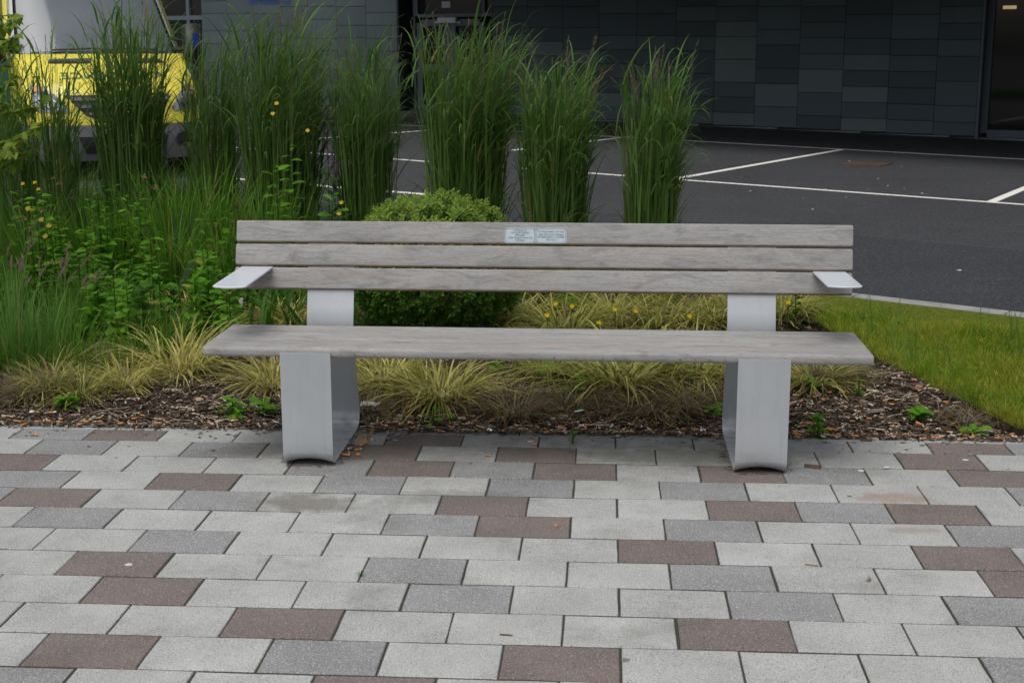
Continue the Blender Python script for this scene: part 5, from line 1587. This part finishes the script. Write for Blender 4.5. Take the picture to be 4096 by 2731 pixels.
BUT = [(butt_mesh(.021, 0, 0), 'orange'), (butt_mesh(.020, .005, 1), 'orange'), (butt_mesh(.018, .012, 1), 'half'), (butt_mesh(0, .024, 0), 'white'), (butt_mesh(.025, .0, 1), 'orange')]
BL_ = {'orange': 'orange cigarette filter dropped among the litter by the paving edge', 'half': 'cigarette end, half orange and half white, in the litter by the paving', 'white': 'white paper cigarette end lying in the litter by the paving'}


def butt(x, y, z, v=None, a=None, lab=None):
    if in_foot(x, y): return
    me, kd_ = random.choices(BUT, (5, 4, 2.4, 2.2, 3))[0] if v is None else BUT[v]
    o_ = link('cigarette_butt', me, None, (x, y, z + .0042), (random.uniform(-.5, .5), random.uniform(-.15, .15), random.uniform(0, 6.28) if a is None else a), random.uniform(.85, 1.1))
    tag(o_, lab or BL_[kd_], 'cigarette butt', 'cigarette butts')


for q in range(150):
    x = random.uniform(-2.45, 1.6); y = 5.275 + abs(random.gauss(0, .085)) + random.choice([0, 0, -.02])
    if x < -1.3 or (-.95 < x < .45): pass
    butt(x, y, max(bed_z(x, y), 0) + .010)
for q in range(46):
    x = random.uniform(.7, 1.62); y = random.uniform(5.29, 6.1)
    if x > lawn_x(y) - .03: continue
    butt(x, y, bed_z(x, y) + .014)
for q in range(18):
    x = -.965 + random.gauss(0, .012) + .05 * random.random(); y = random.uniform(4.93, 5.30); butt(x, y, .0, lab='orange cigarette butt heaped along the inner edge of the left foot')
for px, py, v, a, lab in ((150, 1745, 4, 2.5, 'orange butt alone on the first paver row at the left'), (1280, 1865, 2, .3, 'cigarette end on the paver in front of the left foot'), (1232, 1870, 3, .9, 'white cigarette end in front of the left foot'), (1940, 1824, 1, 0., 'orange butt alone on a paver under the seat'),
                          (2125, 1781, 4, 0., 'orange butt on a paver behind the others under the seat'), (2112, 1770, 3, .5, 'white cigarette end on a paver under the seat'), (3035, 1890, 3, .1, 'white cigarette end under the right foot arch')):
    g = ground(px, py); butt(g[0], g[1], 0, v, a, lab)


def chip(name, lab, cat, px, py, L1, W1, H1, mat, a, z=0., bend=0.):
    g = ground(px, py, z); z = max(z, bed_z(g[0], g[1]) + .012 if g[1] > 5.31 else 0)
    mb = MB(); n = 6; V = []
    for i in range(n + 1):
        t = i / n; w_ = W1 / 2 * (.75 + .25 * math.sin(math.pi * t) + random.uniform(-.12, .12)); x = (t - .5) * L1; y = bend * math.sin(math.pi * t)
        V += [(x, y - w_, 0), (x, y + w_, 0), (x, y + w_ * .7, H1), (x, y - w_ * .7, H1 * random.uniform(.8, 1.1))]
    F = []
    for i in range(n):
        b = i * 4; F += [(b, b + 4, b + 5, b + 1), (b + 1, b + 5, b + 6, b + 2), (b + 2, b + 6, b + 7, b + 3), (b + 3, b + 7, b + 4, b)]
    F += [(0, 1, 2, 3), (n * 4 + 3, n * 4 + 2, n * 4 + 1, n * 4)]
    o_ = link(name, mesh_from(name, V, F, mat), None, (g[0], g[1], z + .001), (0, 0, a)); return tag(o_, lab, cat)


chip('wood_chip', 'grey split wood chip standing at the paving edge, left of the bench', 'wood chip', 440, 1680, .055, .016, .010, 'wood_grey', 1.9)
chip('wood_chip', 'brown wood chip lying on the edging, left of the bench', 'wood chip', 560, 1702, .060, .016, .010, 'wood_grey', .35)
chip('wood_chip', 'dark bark piece on the paver right of the right foot', 'bark', 3250, 1872, .060, .020, .012, 'bark', -.35)
chip('wood_chip', 'long grey plank splinter in the right corner of the bed', 'wood chip', 3500, 1664, .085, .020, .010, 'wood_grey', .4)
chip('wood_chip', 'broken wood lump by the edging right of the left leg', 'wood chip', 1600, 1680, .045, .022, .014, 'wood_grey', -1.1)
chip('dead_leaf', 'curled pale brown dead leaf left of the bench', 'leaf', 800, 1620, .045, .028, .006, 'twig_pale', -.8)
chip('dead_leaf', 'curled brown scrap on the pale paver at the right', 'leaf', 3474, 2322, .024, .012, .008, 'wood_grey', 1.2)
chip('bark_sliver', 'dark sliver lying on the pale paver in front, middle', 'bark', 2025, 2541, .034, .005, .003, 'bark', -.1)
chip('matchstick', 'spent matchstick with a black head in a paving joint', 'match', 3246, 2261, .040, .003, .003, 'twig_pale', -.15)
chip('orange_filter_scrap', 'rolled orange filter alone on a red paver in front', 'cigarette butt', 2224, 2106, .014, .008, .007, 'filter_orange', -.6)
chip('twig', 'pale straw twig across the edging under the seat', 'twig', 1890, 1728, .135, .004, .003, 'twig_pale', -.42)
chip('twig', 'thin twig slanting across the litter left of the bench', 'twig', 440, 1640, .16, .004, .004, 'wood_grey', .62, .02)
chip('bark_sliver', 'dark bark curl at the paving edge under the right end', 'bark', 3465, 1763, .045, .014, .006, 'bark', .0)
chip('paper_slip', 'mint green paper slip lying in the litter under the seat', 'paper', 2315, 1643, .046, .014, .0008, 'green_card', .75, .045)
for px, py, lab in ((2490, 1694, 'crumpled silver foil in the litter under the seat'), (2325, 1707, 'flat silver foil scrap near the paving edge'), (1960, 1724, 'clear plastic scrap at the paving edge'), (2810, 1728, 'foil wrapper with blue print left of the right foot'), (130, 1652, 'white tissue scrap at the far left of the litter')):
    g = ground(px, py, .012); V = []; n = 9
    for i in range(n): V.append((.016 * math.cos(i * .7) * random.uniform(.5, 1), .012 * math.sin(i * .7) * random.uniform(.5, 1), random.uniform(0, .012)))
    V.append((0, 0, .008)); F = [(i, (i + 1) % n, n) for i in range(n)]
    o_ = link('foil_scrap', mesh_from('foil_scrap', V, F, 'paper_white' if 'tissue' in lab else 'foil'), None, (g[0], g[1], .014)); tag(o_, lab, 'litter')
for px, py, lab, sc_ in ((1480, 1610, 'crumpled white tissue beside the left leg', .05), (970, 1515, 'clear plastic film lying on the sedge left of the leg', .05), (955, 1260, 'crumpled clear wrapper behind the left end of the seat', .032)):
    g = ground(px, py, .03); V = []; n1, n2 = 7, 7
    for j in range(n2):
        for i in range(n1): V.append(((i / 6 - .5) * sc_ * 1.6, (j / 6 - .5) * sc_, .02 + sc_ * .35 * mnoise.noise(Vector((i * .9 + px, j * .9, 2.))) + (.05 if 'wrapper' in lab else 0) * (j / 6)))
    F = [(j * n1 + i, j * n1 + i + 1, (j + 1) * n1 + i + 1, (j + 1) * n1 + i) for j in range(n2 - 1) for i in range(n1 - 1)]
    o_ = link('plastic_film' if 'clear' in lab else 'tissue', mesh_from('film', V, F, 'clear_film' if 'clear' in lab else 'paper_white'), None, (g[0], g[1], bed_z(g[0], g[1]) + .01)); tag(o_, lab, 'litter')
for px, py, lab in ((2065, 1960, 'grey chewing gum spot on a mid grey paver under the seat front'), (3862, 1840, 'pale chewing gum spot on a red paver at the right'), (3547, 1870, 'flattened gum on a paver joint right of the right foot'), (3444, 1883, 'pale gum spot in the corner of a paver right of the right foot'), (514, 2259, 'pale gum spot on the red paver at the lower left'), (2500, 2640, 'dark gum spot on a pale paver at the bottom')):
    g = ground(px, py); n = 11; V = [(.013 * math.cos(6.283 * i / n) * random.uniform(.75, 1.1), .012 * math.sin(6.283 * i / n) * random.uniform(.75, 1.1), 0) for i in range(n)] + [(0, 0, .0016)]
    tag(link('gum_spot', mesh_from('gum_spot', V, [(i, (i + 1) % n, n) for i in range(n)], 'stone_grey' if 'dark' in lab else 'kerb_concrete' if 'grey' in lab else 'cigarette_paper'), None, (g[0], g[1], .0018)), lab, 'chewing gum', 'old gum on the paving')
for px, py, lab in ((1590, 1745, 'small pale pebble on a red paver near the left foot'), (1555, 1757, 'tiny white pebble beside the pale pebble'), (1582, 1766, 'grey pebble in front of the pale pebble'), (1555, 1722, 'dark crumb of soil on the edging right of the left leg'), (2020, 1741, 'black lump of soil on the edging under the seat'), (3880, 1822, 'grey pebble in a paving joint at the right')):
    g = ground(px, py); V, F = [], []
    rr = .008
    for j in range(4):
        for i in range(7):
            t = math.pi * (j + .5) / 4; V.append((rr * 1.3 * math.sin(t) * math.cos(i * .9) * random.uniform(.8, 1.1), rr * math.sin(t) * math.sin(i * .9) * random.uniform(.8, 1.1), rr * .7 * (1 - math.cos(t)) * .7))
    for j in range(3):
        for i in range(7): F.append((j * 7 + i, j * 7 + (i + 1) % 7, (j + 1) * 7 + (i + 1) % 7, (j + 1) * 7 + i))
    F += [tuple(range(7)), tuple(range(21, 28))]
    tag(link('pebble', mesh_from('pebble', V, F, 'ash_black' if ('dark' in lab or 'black' in lab) else 'stone_grey'), None, (g[0], g[1], .001)), lab, 'pebble')
